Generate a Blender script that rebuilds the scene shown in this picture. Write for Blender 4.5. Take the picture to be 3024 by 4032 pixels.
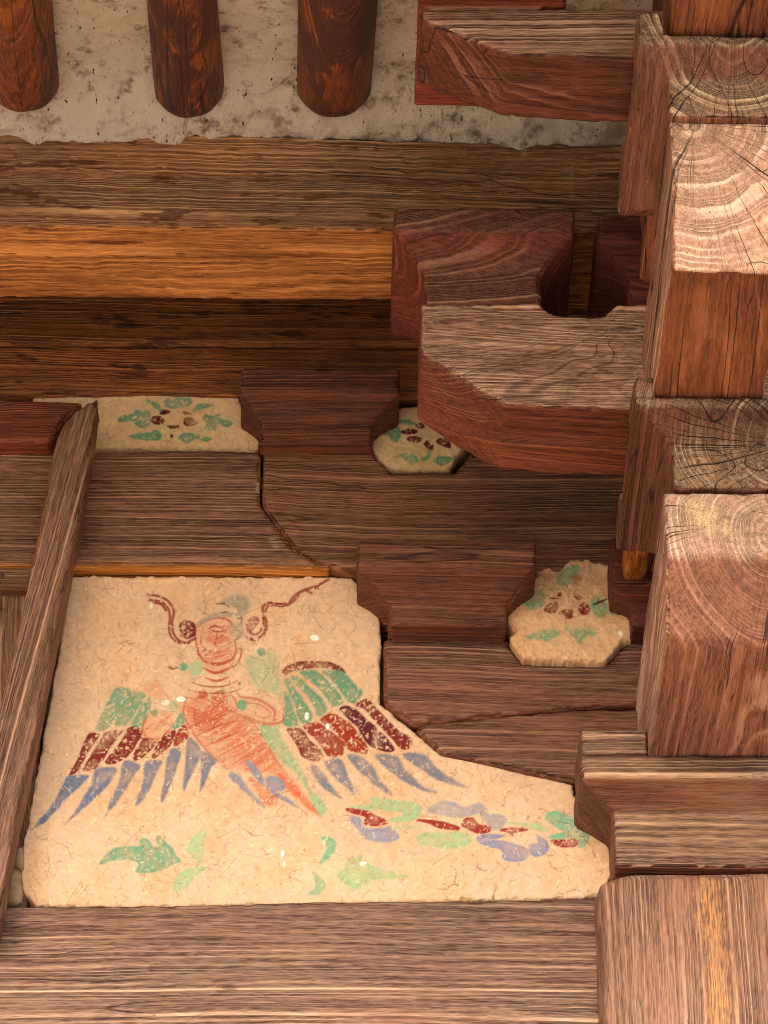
import bpy, bmesh, math
import numpy as np
from mathutils import Vector, Matrix

for o in list(bpy.data.objects):
    bpy.data.objects.remove(o)
S = bpy.context.scene
R = math.radians

# ------------------------------------------------------------------ camera
F_PX, W_PX, H_PX = 13980.0, 3024, 4032          # 120 mm-equivalent telephoto
PITCH, YAW = R(35.0), math.atan(0.0183)
CAM = np.array([0.0, -5.0, 1.6])                 # eye height above the paving
Fw = np.array([math.sin(YAW)*math.cos(PITCH), math.cos(YAW)*math.cos(PITCH), math.sin(PITCH)])
Rt = np.array([math.cos(YAW), -math.sin(YAW), 0.0])
Up = np.cross(Rt, Fw)
cd = bpy.data.cameras.new('camera')
cam = bpy.data.objects.new('camera', cd)
S.collection.objects.link(cam)
cd.sensor_fit = 'VERTICAL'; cd.sensor_height = 32.0; cd.sensor_width = 24.0
cd.lens = 32.0*F_PX/H_PX
cd.clip_start = 0.05; cd.clip_end = 3000
cam.matrix_world = Matrix(((Rt[0], Up[0], -Fw[0], CAM[0]), (Rt[1], Up[1], -Fw[1], CAM[1]),
                           (Rt[2], Up[2], -Fw[2], CAM[2]), (0, 0, 0, 1)))
S.camera = cam
S.render.resolution_x, S.render.resolution_y = 768, 1024

# ------------------------------------------------------------------ sky, sun, exposure
SUN_ELEV, SUN_AZ = R(34), R(-20)     # azimuth: 0 = straight out from the wall, minus = from the left
wd = bpy.data.worlds.new('World'); S.world = wd; wd.use_nodes = True
nt = wd.node_tree; nt.nodes.clear()
sky = nt.nodes.new('ShaderNodeTexSky'); sky.sky_type = 'NISHITA'; sky.sun_disc = False
sky.sun_elevation = SUN_ELEV; sky.sun_rotation = R(180) - SUN_AZ
sky.dust_density = 4.0; sky.ozone_density = 0.6; sky.air_density = 1.0
bg = nt.nodes.new('ShaderNodeBackground'); bg.inputs[1].default_value = 0.15
wo = nt.nodes.new('ShaderNodeOutputWorld')
nt.links.new(sky.outputs[0], bg.inputs[0]); nt.links.new(bg.outputs[0], wo.inputs[0])
sl = bpy.data.lights.new('sun', 'SUN'); sl.energy = 1.5; sl.angle = R(18); sl.color = (1.0, 0.95, 0.90)
so = bpy.data.objects.new('sun', sl); S.collection.objects.link(so)
sdir = Vector((math.sin(SUN_AZ)*math.cos(SUN_ELEV), -math.cos(SUN_AZ)*math.cos(SUN_ELEV), math.sin(SUN_ELEV)))
so.rotation_euler = (-sdir).to_track_quat('-Z', 'Y').to_euler(); so.location = sdir*20
S.view_settings.view_transform = 'Standard'; S.view_settings.look = 'None'
S.view_settings.gamma = 1.0; S.view_settings.exposure = 1.55
S.render.engine = 'CYCLES'
S.cycles.filter_width = 1.0
S.cycles.use_denoising = True; S.cycles.denoiser = 'OPENIMAGEDENOISE'
S.cycles.denoising_input_passes = 'RGB_ALBEDO_NORMAL'; S.cycles.denoising_prefilter = 'NONE'

# ------------------------------------------------------------------ pixel <-> world
def P(px, py, Y):
    """point where the sight line of a photograph pixel meets the upright plane at depth Y"""
    d = Fw*F_PX + Rt*(px - W_PX/2) - Up*(py - H_PX/2)
    t = (Y - CAM[1])/d[1]
    return CAM + d*t
def proj(X, Y, Z):
    a = np.asarray(X) - CAM[0]; b = np.asarray(Y) - CAM[1]; c = np.asarray(Z) - CAM[2]
    zf = a*Fw[0] + b*Fw[1] + c*Fw[2]
    return (W_PX/2 + F_PX*(a*Rt[0] + b*Rt[1] + c*Rt[2])/zf,
            H_PX/2 - F_PX*(a*Up[0] + b*Up[1] + c*Up[2])/zf)
def XZ(pts, Y):
    return [(float(p[0]), float(p[2])) for p in (P(a, b, Y) for a, b in pts)]

# ------------------------------------------------------------------ noise for shaping
def lattice(seed):
    return np.random.default_rng(seed).random((128, 128))
_L = {}
def vn(x, y, seed=0):
    if seed not in _L: _L[seed] = lattice(seed)
    L = _L[seed]
    xi = np.floor(x).astype(int); yi = np.floor(y).astype(int)
    fx = x - xi; fy = y - yi
    fx = fx*fx*(3 - 2*fx); fy = fy*fy*(3 - 2*fy)
    a = L[xi % 128, yi % 128]; b = L[(xi + 1) % 128, yi % 128]
    c = L[xi % 128, (yi + 1) % 128]; d = L[(xi + 1) % 128, (yi + 1) % 128]
    return (a*(1 - fx) + b*fx)*(1 - fy) + (c*(1 - fx) + d*fx)*fy
def fbm(x, y, seed=0, oct=4):
    s = 0; a = 0.5; t = 0
    for k in range(oct):
        s = s + a*vn(x*2**k + 17.3*k, y*2**k + 5.1*k, seed + k); t += a; a *= 0.55
    return s/t
def sm(e0, e1, x):
    t = np.clip((x - e0)/(e1 - e0), 0, 1)
    return t*t*(3 - 2*t)
def lin(r, g, b):
    f = lambda c: (c/255/12.92 if c <= 10 else ((c/255 + 0.055)/1.055)**2.4)
    return (f(r), f(g), f(b))

# ------------------------------------------------------------------ materials
def inside_dist(X, Y, pts):
    ins = np.zeros(X.shape, bool); best = np.full(X.shape, 1e18)
    n = len(pts)
    for i in range(n):
        ax, ay = pts[i]; bx, by = pts[(i + 1) % n]
        l2 = (bx - ax)**2 + (by - ay)**2
        if l2 < 1e-9: continue
        t = np.clip(((X - ax)*(bx - ax) + (Y - ay)*(by - ay))/l2, 0, 1)
        best = np.minimum(best, (X - ax - t*(bx - ax))**2 + (Y - ay - t*(by - ay))**2)
        if ay != by:
            c = ((ay > Y) != (by > Y)) & (X < (bx - ax)*(Y - ay)/(by - ay) + ax)
            ins ^= c
    return ins, np.sqrt(best)
class N:
    def __init__(s, name):
        s.m = bpy.data.materials.new(name); s.m.use_nodes = True
        s.t = s.m.node_tree; s.t.nodes.clear()
    def new(s, ty, **kw):
        n = s.t.nodes.new(ty)
        for k, v in kw.items(): setattr(n, k, v)
        return n
    def put(s, sock, v):
        if isinstance(v, bpy.types.NodeSocket): s.t.links.new(v, sock)
        elif v is not None:
            if isinstance(v, tuple) and len(v) == 3 and sock.type == 'RGBA': v = v + (1,)
            sock.default_value = v
    def ma(s, op, a, b=None, c=None, clamp=False):
        n = s.new('ShaderNodeMath', operation=op, use_clamp=clamp)
        for i, v in enumerate((a, b, c)): s.put(n.inputs[i], v)
        return n.outputs[0]
    def vm(s, op, a, b=None):
        n = s.new('ShaderNodeVectorMath', operation=op)
        s.put(n.inputs[0], a); s.put(n.inputs[1], b)
        return n.outputs[0]
    def noise(s, vec, scale=1.0, detail=2.0, rough=0.5, col=False):
        n = s.new('ShaderNodeTexNoise'); s.put(n.inputs['Vector'], vec)
        n.inputs['Scale'].default_value = scale; n.inputs['Detail'].default_value = detail
        n.inputs['Roughness'].default_value = rough
        return n.outputs['Color' if col else 'Fac']
    def mix(s, f, a, b, mode='MIX'):
        n = s.new('ShaderNodeMix', data_type='RGBA', blend_type=mode)
        s.put(n.inputs[0], f); s.put(n.inputs[6], a); s.put(n.inputs[7], b)
        return n.outputs[2]
    def rng(s, v, a, b, c=0.0, d=1.0):
        n = s.new('ShaderNodeMapRange', interpolation_type='SMOOTHSTEP'); s.put(n.inputs[0], v)
        for i, q in enumerate((a, b, c, d)): n.inputs[i + 1].default_value = q
        return n.outputs[0]
    def xyz(s, a, b, c):
        n = s.new('ShaderNodeCombineXYZ')
        for i, v in enumerate((a, b, c)): s.put(n.inputs[i], v)
        return n.outputs[0]
    def sep(s, v):
        n = s.new('ShaderNodeSeparateXYZ'); s.put(n.inputs[0], v); return n.outputs
    def attr(s, name):
        n = s.new('ShaderNodeAttribute'); n.attribute_name = name; return n
    def out(s, col, rough, height=None, spec=0.3, strength=1.0):
        b = s.new('ShaderNodeBsdfPrincipled'); s.put(b.inputs['Base Color'], col)
        s.put(b.inputs['Roughness'], rough); b.inputs['Specular IOR Level'].default_value = spec
        if height is not None:
            u = s.new('ShaderNodeBump'); u.inputs['Strength'].default_value = strength
            u.inputs['Distance'].default_value = 1.0
            s.put(u.inputs['Height'], height); s.t.links.new(u.outputs[0], b.inputs['Normal'])
        o = s.new('ShaderNodeOutputMaterial'); s.t.links.new(b.outputs[0], o.inputs[0])
        return s.m

_seed = [3]
def wood(name, axis='X', pith=(0.0, 0.0), ring=0.007, fresh=((60, 26, 14), (135, 66, 38)),
         weath=((104, 72, 55), (176, 146, 126)), wamt=1.0, wbias=0.0, crack=1.0, ridge=1.0,
         rot=0.0, stain=None, fleck=0.0, fleckcol=(205, 160, 70), bscale=(9, 42, 42), blotch=0.0, blotchcol=(60, 16, 12), wob=1.0, spec=0.3, tilt=0.0):
    k = N(name); _seed[0] += 7.31
    rad = 1.0 if axis == 'Y' else (0.55 if abs(pith[0]) + abs(pith[1]) < 0.25 else 0.0)
    tc = k.new('ShaderNodeTexCoord').outputs['Object']
    if rot:
        mp = k.new('ShaderNodeMapping'); k.put(mp.inputs[0], tc); mp.inputs['Rotation'].default_value = (0, rot, 0)
        tc = mp.outputs[0]
    x, y, z = k.sep(tc)
    u, v, w = {'X': (x, y, z), 'Y': (y, x, z), 'Z': (z, x, y)}[axis]
    p = k.vm('ADD', k.xyz(u, v, w), (_seed[0], _seed[0]*0.7, _seed[0]*1.3))
    def dis(c, n, amp): return k.ma('MULTIPLY_ADD', n, amp, c)
    n1a = k.noise(k.vm('MULTIPLY', p, (1.0, 4.0, 4.0)), detail=0)
    n1b = k.noise(k.vm('MULTIPLY', k.vm('ADD', p, (9.1, 3.3, 5.7)), (1.0, 4.0, 4.0)), detail=0)
    n2 = k.noise(k.vm('MULTIPLY', p, (3.4, 20, 20)), detail=1)
    vt = k.ma('MULTIPLY_ADD', u, -tilt, v) if tilt else v
    vv = dis(dis(k.ma('SUBTRACT', vt, pith[0] + 0.5*0.050*wob), n1a, 0.050*wob), n2, 0.0075*wob)
    ww = dis(dis(k.ma('SUBTRACT', w, pith[1] + 0.5*0.050*wob), n1b, 0.050*wob), n2, -0.0075*wob)
    r = k.ma('SQRT', k.ma('ADD', k.ma('MULTIPLY', vv, vv), k.ma('MULTIPLY', ww, ww)))
    rn = k.new('ShaderNodeTexNoise', noise_dimensions='1D'); k.put(rn.inputs['W'], k.ma('MULTIPLY_ADD', r, 34.0, _seed[0]))
    rn.inputs['Scale'].default_value = 1.0; rn.inputs['Detail'].default_value = 1.0
    ph = k.ma('MULTIPLY_ADD', rn.outputs['Fac'], 6.0, k.ma('DIVIDE', r, ring))
    sn = k.ma('MULTIPLY_ADD', k.ma('SINE', k.ma('MULTIPLY', ph, 2*math.pi)), 0.5, 0.5)
    late = k.ma('MULTIPLY', k.ma('POWER', sn, 2.5), k.rng(rn.outputs['Fac'], 0.25, 0.7, 0.35, 1.15))
    late = k.ma('MULTIPLY', late, k.rng(k.noise(k.vm('MULTIPLY', p, (3.2, 12, 12)), detail=1), 0.34, 0.60, 0.22, 1.1))
    q = k.vm('ADD', k.xyz(u, vv, ww), (_seed[0], _seed[0]*0.7, _seed[0]*1.3))
    fib = k.noise(k.vm('MULTIPLY', q, (34, 520, 520)), detail=1, rough=0.7)
    fib2 = k.noise(k.vm('MULTIPLY', q, (4.2, 130, 130)), detail=1.5, rough=0.7)
    big = k.noise(k.vm('MULTIPLY', p, (2.4, 8, 8)), detail=3, rough=0.6)
    patch = k.noise(k.vm('MULTIPLY', p, (14, 38, 38)), detail=3, rough=0.65)
    ca, sa = k.ma('DIVIDE', vv, r), k.ma('DIVIDE', ww, r)
    def chk(fu, K, wdt, msk, lo, hi, dt):
        c = k.noise(k.xyz(k.ma('MULTIPLY_ADD', u, fu, _seed[0]), k.ma('MULTIPLY', ca, K), k.ma('MULTIPLY', sa, K)), detail=dt)
        line = k.rng(k.ma('ABSOLUTE', k.ma('SUBTRACT', c, 0.5)), 0.0, wdt, 1.0, 0.0)
        return k.ma('MULTIPLY', line, k.rng(msk, lo, hi))
    c1 = chk(0.5, 5.5, 0.011, n1b, 0.34, 0.48, 1.0)
    c2 = k.ma('MULTIPLY', chk(1.4, 15.0, 0.013, n1a, 0.46, 0.60, 1.0), 0.75)
    c3 = k.ma('MULTIPLY', k.rng(k.ma('ABSOLUTE', k.ma('SUBTRACT', fib2, 0.47)), 0.0, 0.012, 1.0, 0.0), k.rng(big, 0.46, 0.56))
    c4n = k.noise(k.vm('MULTIPLY', q, (0.9, 17, 17)), detail=0)
    c4 = k.ma('MULTIPLY', k.rng(k.ma('ABSOLUTE', k.ma('SUBTRACT', c4n, 0.46)), 0.0, 0.0075, 1.0, 0.0), k.rng(n1b, 0.42, 0.52))
    c3 = k.ma('MAXIMUM', c3, c4)
    cr = k.ma('MULTIPLY', k.ma('MAXIMUM', k.ma('MULTIPLY', c1, rad), k.ma('MAXIMUM', k.ma('MULTIPLY', c2, rad), k.ma('MULTIPLY', c3, 0.85))), crack, clamp=True)
    fc = k.rng(fib, 0.34, 0.66)
    f2 = k.rng(fib2, 0.32, 0.66)
    t1 = k.ma('MULTIPLY_ADD', late, 0.42, k.ma('MULTIPLY_ADD', f2, 0.28, k.ma('MULTIPLY', fc, 0.30)))
    t2 = k.ma('MULTIPLY_ADD', late, 0.58, k.ma('MULTIPLY_ADD', f2, 0.20, k.ma('MULTIPLY', fc, 0.28)))
    val = k.rng(sn, 0.0, 0.22, 0.85 if axis == 'Y' else 0.62, 1.0)
    fr = k.mix(t1, lin(fresh[0][0]*0.92, fresh[0][1]*0.84, fresh[0][2]*0.76), lin(*[min(255, q_*1.10) for q_ in fresh[1]]))
    we = k.mix(t2, lin(weath[0][0]*0.78, weath[0][1]*0.66, weath[0][2]*0.56), lin(min(255, weath[1][0]*1.05), weath[1][1]*1.01, weath[1][2]*0.93))
    at = k.attr('weather').outputs['Fac']
    wf = k.ma('MULTIPLY_ADD', at, wamt, wbias)
    wf = k.ma('MULTIPLY_ADD', k.ma('SUBTRACT', big, 0.5), 0.8, wf)
    wf = k.ma('MULTIPLY_ADD', k.ma('SUBTRACT', patch, 0.5), 0.7, wf)
    wf = k.ma('MULTIPLY_ADD', k.ma('SUBTRACT', late, 0.35), 0.22, wf, clamp=True)
    col = k.mix(wf, fr, we)
    col = k.mix(k.ma('MULTIPLY_ADD', wf, 0.5, 0.3), col, k.mix(1.0, col, k.xyz(val, val, val), 'MULTIPLY'))
    tone = k.rng(k.ma('MULTIPLY_ADD', patch, 0.4, k.ma('MULTIPLY', big, 0.6)), 0.25, 0.75, 1.25, 0.72)
    col = k.mix(1.0, col, k.xyz(tone, tone, tone), 'MULTIPLY')
    if blotch:
        bm_ = k.rng(k.noise(k.vm('MULTIPLY', p, bscale), detail=4, rough=0.7), 0.62 - 0.2*blotch, 0.67 - 0.2*blotch)
        col = k.mix(k.ma('MULTIPLY', bm_, 0.8), col, lin(*blotchcol))
    if fleck:
        fm = k.rng(k.noise(k.vm('MULTIPLY', p, (26, 120, 120)), detail=4, rough=0.7), 0.71 - 0.14*fleck, 0.75 - 0.14*fleck)
        col = k.mix(k.ma('MULTIPLY', fm, 0.7), col, lin(*fleckcol))
    if stain:
        sf = k.ma('MULTIPLY', k.attr('stain').outputs['Fac'], k.rng(k.ma('MULTIPLY_ADD', fc, 0.35, patch), 0.45, 0.9, 0.08, 0.6))
        col = k.mix(sf, col, lin(*stain))
    col = k.mix(k.ma('MULTIPLY', cr, 0.9), col, lin(26, 14, 10))
    h = k.ma('MULTIPLY', late, 0.0024*ridge)
    h = k.ma('MULTIPLY_ADD', fib, 0.0014, h)
    h = k.ma('MULTIPLY_ADD', fib2, 0.0013*ridge, h)
    h = k.ma('MULTIPLY_ADD', c1, -0.0030*crack*rad, h)
    h = k.ma('MULTIPLY_ADD', c4, -0.0030*crack, h)
    rg = k.ma('MULTIPLY_ADD', wf, 0.25, 0.62)
    return k.out(col, rg, h, spec=spec)

def plaster_mat(name, relief=1.0):
    k = N(name)
    tc = k.new('ShaderNodeTexCoord').outputs['Object']
    c = k.attr('tint').outputs['Color']
    f = k.rng(k.noise(tc, 130, 4, 0.65), 0.25, 0.75, 0.90, 1.09)
    col = k.mix(1.0, c, k.xyz(f, f, f), 'MULTIPLY')
    h = k.ma('MULTIPLY', k.noise(tc, 120, 3, 0.65), 0.0008*relief)
    return k.out(col, 0.92, h, spec=0.1)

def simple(name, c1, c2, scale=8.0, rough=0.85, bump=0.004):
    k = N(name)
    tc = k.new('ShaderNodeTexCoord').outputs['Object']
    n = k.noise(tc, scale, 6, 0.6)
    return k.out(k.mix(k.rng(n, 0.3, 0.7), lin(*c1), lin(*c2)), rough, k.ma('MULTIPLY', n, bump), spec=0.2)

# ------------------------------------------------------------------ object helpers
COL = S.collection
def tag(o, label=None, cat=None, group=None, kind=None):
    if label: o['label'] = label
    if cat: o['category'] = cat
    if group: o['group'] = group
    if kind or label: o['kind'] = kind or 'thing'
    return o
def mesh_obj(name, V, Fc, mat=None, parent=None, smooth=True):
    V = np.asarray(V, float)
    c = np.array([(V[:, 0].min() + V[:, 0].max())/2, (V[:, 1].min() + V[:, 1].max())/2, V[:, 2].min()])
    if parent is not None: c = np.array(parent.location)
    me = bpy.data.meshes.new(name)
    me.from_pydata((V - c).tolist(), [], [tuple(f) for f in Fc]); me.update()
    if smooth: me.polygons.foreach_set('use_smooth', [True]*len(me.polygons))
    o = bpy.data.objects.new(name, me); COL.objects.link(o)
    if mat: me.materials.append(mat)
    if parent is None: o.location = c
    else: o.parent = parent
    return o

def holder(name, loc, label, cat, group=None):
    o = bpy.data.objects.new(name, None); COL.objects.link(o)
    o.location = [float(q) for q in loc]; o.empty_display_size = 0.05
    bpy.context.view_layer.update()
    return tag(o, label, cat, group)
def prism_xz(poly, y0, y1):
    """front outline (x,z) pushed back from y0 to y1"""
    a = sum(poly[i][0]*poly[(i + 1) % len(poly)][1] - poly[(i + 1) % len(poly)][0]*poly[i][1] for i in range(len(poly)))
    if a < 0: poly = poly[::-1]
    n = len(poly)
    V = [(x, y0, z) for x, z in poly] + [(x, y1, z) for x, z in poly]
    Fc = [list(range(n)), list(range(2*n - 1, n - 1, -1))] + [[(i + 1) % n, i, n + i, n + (i + 1) % n] for i in range(n)]
    return V, Fc
def prism_yz(poly, x0, x1):
    a = sum(poly[i][0]*poly[(i + 1) % len(poly)][1] - poly[(i + 1) % len(poly)][0]*poly[i][1] for i in range(len(poly)))
    if a < 0: poly = poly[::-1]
    n = len(poly)
    V = [(x1, y, z) for y, z in poly] + [(x0, y, z) for y, z in poly]
    Fc = [list(range(n)), list(range(2*n - 1, n - 1, -1))] + [[(i + 1) % n, i, n + i, n + (i + 1) % n] for i in range(n)]
    return V, Fc
def boxvf(x0, x1, y0, y1, z0, z1):
    return prism_xz([(x0, z0), (x1, z0), (x1, z1), (x0, z1)], y0, y1)
def join(*parts):
    V, Fc = [], []
    for v, f in parts:
        k = len(V); V += list(v); Fc += [[i + k for i in q] for q in f]
    return V, Fc

def wear(V, Nn, amp, seed):
    """uneven hand-hewn surface: long soft dips plus small nicks, pushed along the normal"""
    rg = np.random.default_rng(seed)
    d = np.zeros(len(V))
    for (wl, a) in ((0.35, 1.0), (0.16, 0.7), (0.07, 0.45), (0.035, 0.35)):
        for _ in range(4):
            kx = rg.normal(size=3); kx /= np.linalg.norm(kx)
            d += a*0.5*np.sin(V @ (kx*2*math.pi/(wl*rg.uniform(0.7, 1.4))) + rg.uniform(0, 6.28))
    return V + Nn*(d*amp*0.5)[:, None]

def timber(name, vf, mat, label=None, cat=None, group=None, parent=None, voxel=0.0045, rnd=3, amp=0.0018, weather=None, stain=None, chip=1.0, seed=1):
    """solid -> fine even skin with worn, rounded arrises"""
    V, Fc = vf
    o = mesh_obj(name, V, Fc, None, parent)
    m = o.modifiers.new('r', 'REMESH'); m.mode = 'VOXEL'; m.voxel_size = voxel
    s = o.modifiers.new('s', 'SMOOTH'); s.factor = 0.5; s.iterations = rnd
    dg = bpy.context.evaluated_depsgraph_get()
    me = bpy.data.meshes.new_from_object(o.evaluated_get(dg))
    o.modifiers.clear()
    old = o.data; o.data = me; bpy.data.meshes.remove(old); me.name = name
    n = len(me.vertices)
    co = np.empty(n*3); me.vertices.foreach_get('co', co); co = co.reshape(-1, 3)
    nn = np.empty(n*3); me.vertices.foreach_get('normal', nn); nn = nn.reshape(-1, 3)
    base = np.array(parent.location if parent is not None else o.location)
    wv = np.clip((-nn[:, 1] - 0.55)/0.35, 0, 1) if weather is None else weather(co + base, nn)
    npoly = len(me.polygons); ll = len(me.loops)
    pn = np.empty(npoly*3); me.polygons.foreach_get('normal', pn); pn = pn.reshape(-1, 3)
    lt = np.empty(npoly, np.int32); me.polygons.foreach_get('loop_total', lt)
    lv = np.empty(ll, np.int32); me.loops.foreach_get('vertex_index', lv)
    dt = np.einsum('ij,ij->i', nn[lv], pn[np.repeat(np.arange(npoly), lt)])
    ed = 1 - np.bincount(lv, dt, n)/np.maximum(1, np.bincount(lv, minlength=n))
    ed = np.clip(ed*9, 0, 1)
    w_ = co + base
    cn = fbm((w_[:, 0] + 0.6*w_[:, 1])*34, (w_[:, 2] + 0.8*w_[:, 1])*34, seed, 3)
    co = co - nn*(ed*(0.0012 + chip*0.011*sm(0.46, 0.72, cn)))[:, None]
    co = wear(co, nn, amp, seed)
    me.vertices.foreach_set('co', co.ravel())
    at = me.attributes.new('weather', 'FLOAT', 'POINT'); at.data.foreach_set('value', np.asarray(wv, float))
    if stain is not None:
        w3 = co + base; qx, qy = proj(w3[:, 0], w3[:, 1], w3[:, 2])
        sv = 0
        for st, so_ in stain:
            ins, dd = inside_dist(qx, qy, np.array(st, float))
            sv = np.maximum(sv, sm(-0.3*so_, so_, np.where(ins, dd, -dd) + (fbm(qx/22, qy/22, seed, 3) - 0.5)*2.5*so_)*(nn[:, 1] < -0.3))
        at = me.attributes.new('stain', 'FLOAT', 'POINT'); at.data.foreach_set('value', np.asarray(sv, float))
    me.polygons.foreach_set('use_smooth', [True]*len(me.polygons))
    me.materials.clear(); me.materials.append(mat); me.update()
    if parent is None: tag(o, label, cat, group)
    return o

XL, XR = -900, 3420          # timbers run on a little past both sides of the view
# ------------------------------------------------------------------ setting: paving, added backing wall, roof
def quad(name, pts, mat, **kw):
    o = mesh_obj(name, pts, [[0, 1, 2, 3]], mat, smooth=False); tag(o, **kw); return o
quad('ground', [(-400, -800, 0), (400, -800, 0), (400, 40, 0), (-400, 40, 0)],
     simple('paving', (158, 146, 130), (190, 178, 160), 1.2, 0.9), kind='structure')
m_wall = simple('old_render', (150, 118, 88), (178, 145, 110), 3.0)
v, f = boxvf(-5.5, 5.5, 0.085, 0.4, 0.02, 6.6)  # added backing wall: blocks light and closes gaps behind the timbers
tag(mesh_obj('backing_wall', v, f, m_wall, smooth=False), 'plain backing wall added behind the bracket timbers to block light', 'wall')

# ------------------------------------------------------------------ wood kinds
RED = ((82, 34, 20), (158, 82, 48))
REDW = ((112, 74, 56), (186, 148, 126))
PALE = ((150, 118, 104), (232, 204, 190))
ORANGE = ((112, 58, 22), (206, 128, 62))
DARK = ((98, 54, 22), (176, 108, 50))

# ---- bottom beam
timber('tie_beam', prism_xz(XZ([(XL, 3566), (600, 3562), (1400, 3546), (2378, 3534), (2378, 4420), (XL, 4420)], -0.035), -0.035, 0.16),
       wood('w_tie', 'X', (0.12, -0.30), 0.0100, ((74, 41, 30), (122, 76, 56)), ((66, 42, 33), (208, 180, 164)), 0.62, 0.0, 1.0, 1.6),
       'broad weathered tie beam with raised grain under the winged figure panel', 'beam', seed=11)

# ---- long arm and plank in the wall above the big panel
JOINT = [(1035, 1772), (1026, 1984), (1086, 2066), (1158, 2158), (1250, 2209), (1322, 2232)]
timber('wall_plank', prism_xz(XZ([(XL, 1766)] + [(a - 5, b) for a, b in JOINT] + [(700, 2226), (XL, 2214)], -0.027), -0.027, 0.06),
       wood('w_plank', 'X', (0.1, -0.26), 0.0065, ((132, 76, 26), (200, 132, 56)), ((98, 66, 52), (178, 140, 120)), 1.5, -0.1, 0.9, 1.0, stain=(214, 202, 184)),
       'grey brown wall plank whose end follows the curved arm joint', 'plank', seed=12, stain=[([(1004, 1893), (1022, 1893), (1024, 1938), (1006, 1938)], 6), ([(1050, 2110), (1090, 2120), (1110, 2180), (1065, 2150)], 14)])
timber('wall_bracket_arm', prism_xz(XZ([(1035, 1772), (1462, 1776), (1474, 1800), (1540, 1857), (1790, 1860), (1850, 1790), (1856, 1776),
       (XR, 1776), (XR, 2256), (1410, 2243)] + JOINT[::-1][:-1], -0.027), -0.027, 0.09),
       wood('w_arm2', 'X', (0.1, 0.5), 0.0065, ((88, 52, 34), (146, 94, 64)), ((98, 70, 54), (178, 144, 120)), 0.5, 0.0, 0.8, 0.9),
       'long brown wall arm with curved end under the small dark red bearing block', 'bracket arm', seed=13)

# ---- stacked wall beams under the eave
timber('lower_wall_beam', prism_xz(XZ([(XL, 1357), (XR, 1372), (XR, 1578), (1650, 1566), (700, 1546), (XL, 1562)], -0.02), -0.02, 0.1),
       wood('w_b1', 'X', (0.1, 0.4), 0.008, DARK, ((92, 62, 34), (140, 100, 62)), 0.3, -0.15, 0.6, 0.6, blotch=0.15, blotchcol=(60, 32, 14)),
       'dark amber wall beam directly over the small flower panels', 'beam', seed=14)
timber('upper_wall_beam', prism_xz(XZ([(XL, 1000), (XR, 1010), (XR, 1366), (XL, 1352)], -0.024), -0.024, 0.1),
       wood('w_b2', 'X', (0.1, -0.3), 0.008, ((92, 50, 20), (166, 102, 46)), ((92, 62, 34), (140, 100, 62)), 0.2, -0.2, 0.7, 0.6, blotch=0.3, blotchcol=(52, 24, 12)),
       'dark blotched wall beam tucked behind the orange eave beam', 'beam', seed=15)

# ---- eave beam on the first step
timber('eave_beam', prism_xz(XZ([(XL, 478), (0, 500), (520, 522), (1600, 548), (XR, 590), (XR, 925), (1560, 904), (XL, 884)], -0.46), -0.46, -0.27),
       wood('w_a', 'X', (0.16, 0.42), 0.0075, ((116, 64, 24), (210, 142, 78)), ((116, 82, 58), (198, 162, 128)), 1.0, -0.08, 0.8, 0.9, stain=(196, 178, 150), fleck=0.45, fleckcol=(226, 166, 92), blotch=0.12, blotchcol=(84, 40, 20)),
       'long eave beam with worn grey face and bright orange underside', 'beam', seed=16, stain=[([(2050, 545), (2072, 545), (2076, 622), (2056, 622)], 8), ([(2243, 590), (2259, 590), (2257, 780), (2243, 780)], 8)])

# ---- arm in the plaster wall beside the winged figure
CX3 = 2865
arm3u = [(1510, 2512), (1998, 2508), (2010, 2540), (2060, 2604), (2396, 2609), (2440, 2556), (2482, 2508), (XR, 2508), (XR, 2760), (2400, 2776), (2240, 2790), (1900, 2822), (1626, 2850), (1514, 2766)]
arm3l = [(1630, 2856), (1900, 2829), (2240, 2797), (XR, 2768), (XR, 3115), (2300, 3078), (2187, 3060), (1900, 2998), (1740, 2964), (1682, 2914)]
m3 = wood('w_arm3', 'X', (0.10, 0.62), 0.0100, ((88, 49, 34), (138, 86, 62)), ((84, 54, 43), (184, 150, 132)), 0.58, 0.0, 0.9, 1.5)
a3 = holder('wall_bracket_arm', P(2400, 3090, 0.04),
       'ridged brown wall arm beside the winged figure with a split along its lower edge', 'bracket arm')
timber('upper_piece', prism_xz(XZ(arm3u, -0.013), -0.013, 0.1), m3, parent=a3, seed=17)
timber('split_piece', prism_xz(XZ(arm3l, -0.012), -0.012, 0.1), m3, parent=a3, seed=18)

# ---- inner-step arm (two lobes) and outer-step arm
def mir(pts, c): return pts + [(2*c - a, b) for a, b in pts[::-1]]
ARM1 = [(2520, 1190), (2434, 1190), (2374, 1240), (2192, 1238), (2122, 1191), (1655, 1194), (1655, 1384), (1690, 1410), (1790, 1478), (1890, 1538), (1992, 1592), (2250, 1604), (2520, 1613)]
A1B = [(2520, 1613), (XR, 1640), (XR, 1200)]
def w_front(V, Nn):
    return np.clip((-Nn[:, 1] - 0.55)/0.35, 0, 1)
timber('bracket_arm', prism_xz(XZ(ARM1 + A1B[1:], -0.5), -0.5, -0.315),
       wood('w_arm1', 'X', (-0.0625, 0.17), 0.0062, ((80, 36, 22), (150, 84, 52)), ((128, 92, 76), (226, 194, 176)), 1.15, -0.04, 0.9, 0.75, wob=1.2, tilt=0.12),
       'pale faced bracket arm with red brown chamfered underside and notched top', 'bracket arm', seed=19, rnd=3)
ARMT = [(1655, 26), (1655, 74), (1730, 108), (1860, 160), (1996, 208), (2300, 222), (2520, 230), (XR, 262), (XR, 34)]
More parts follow.
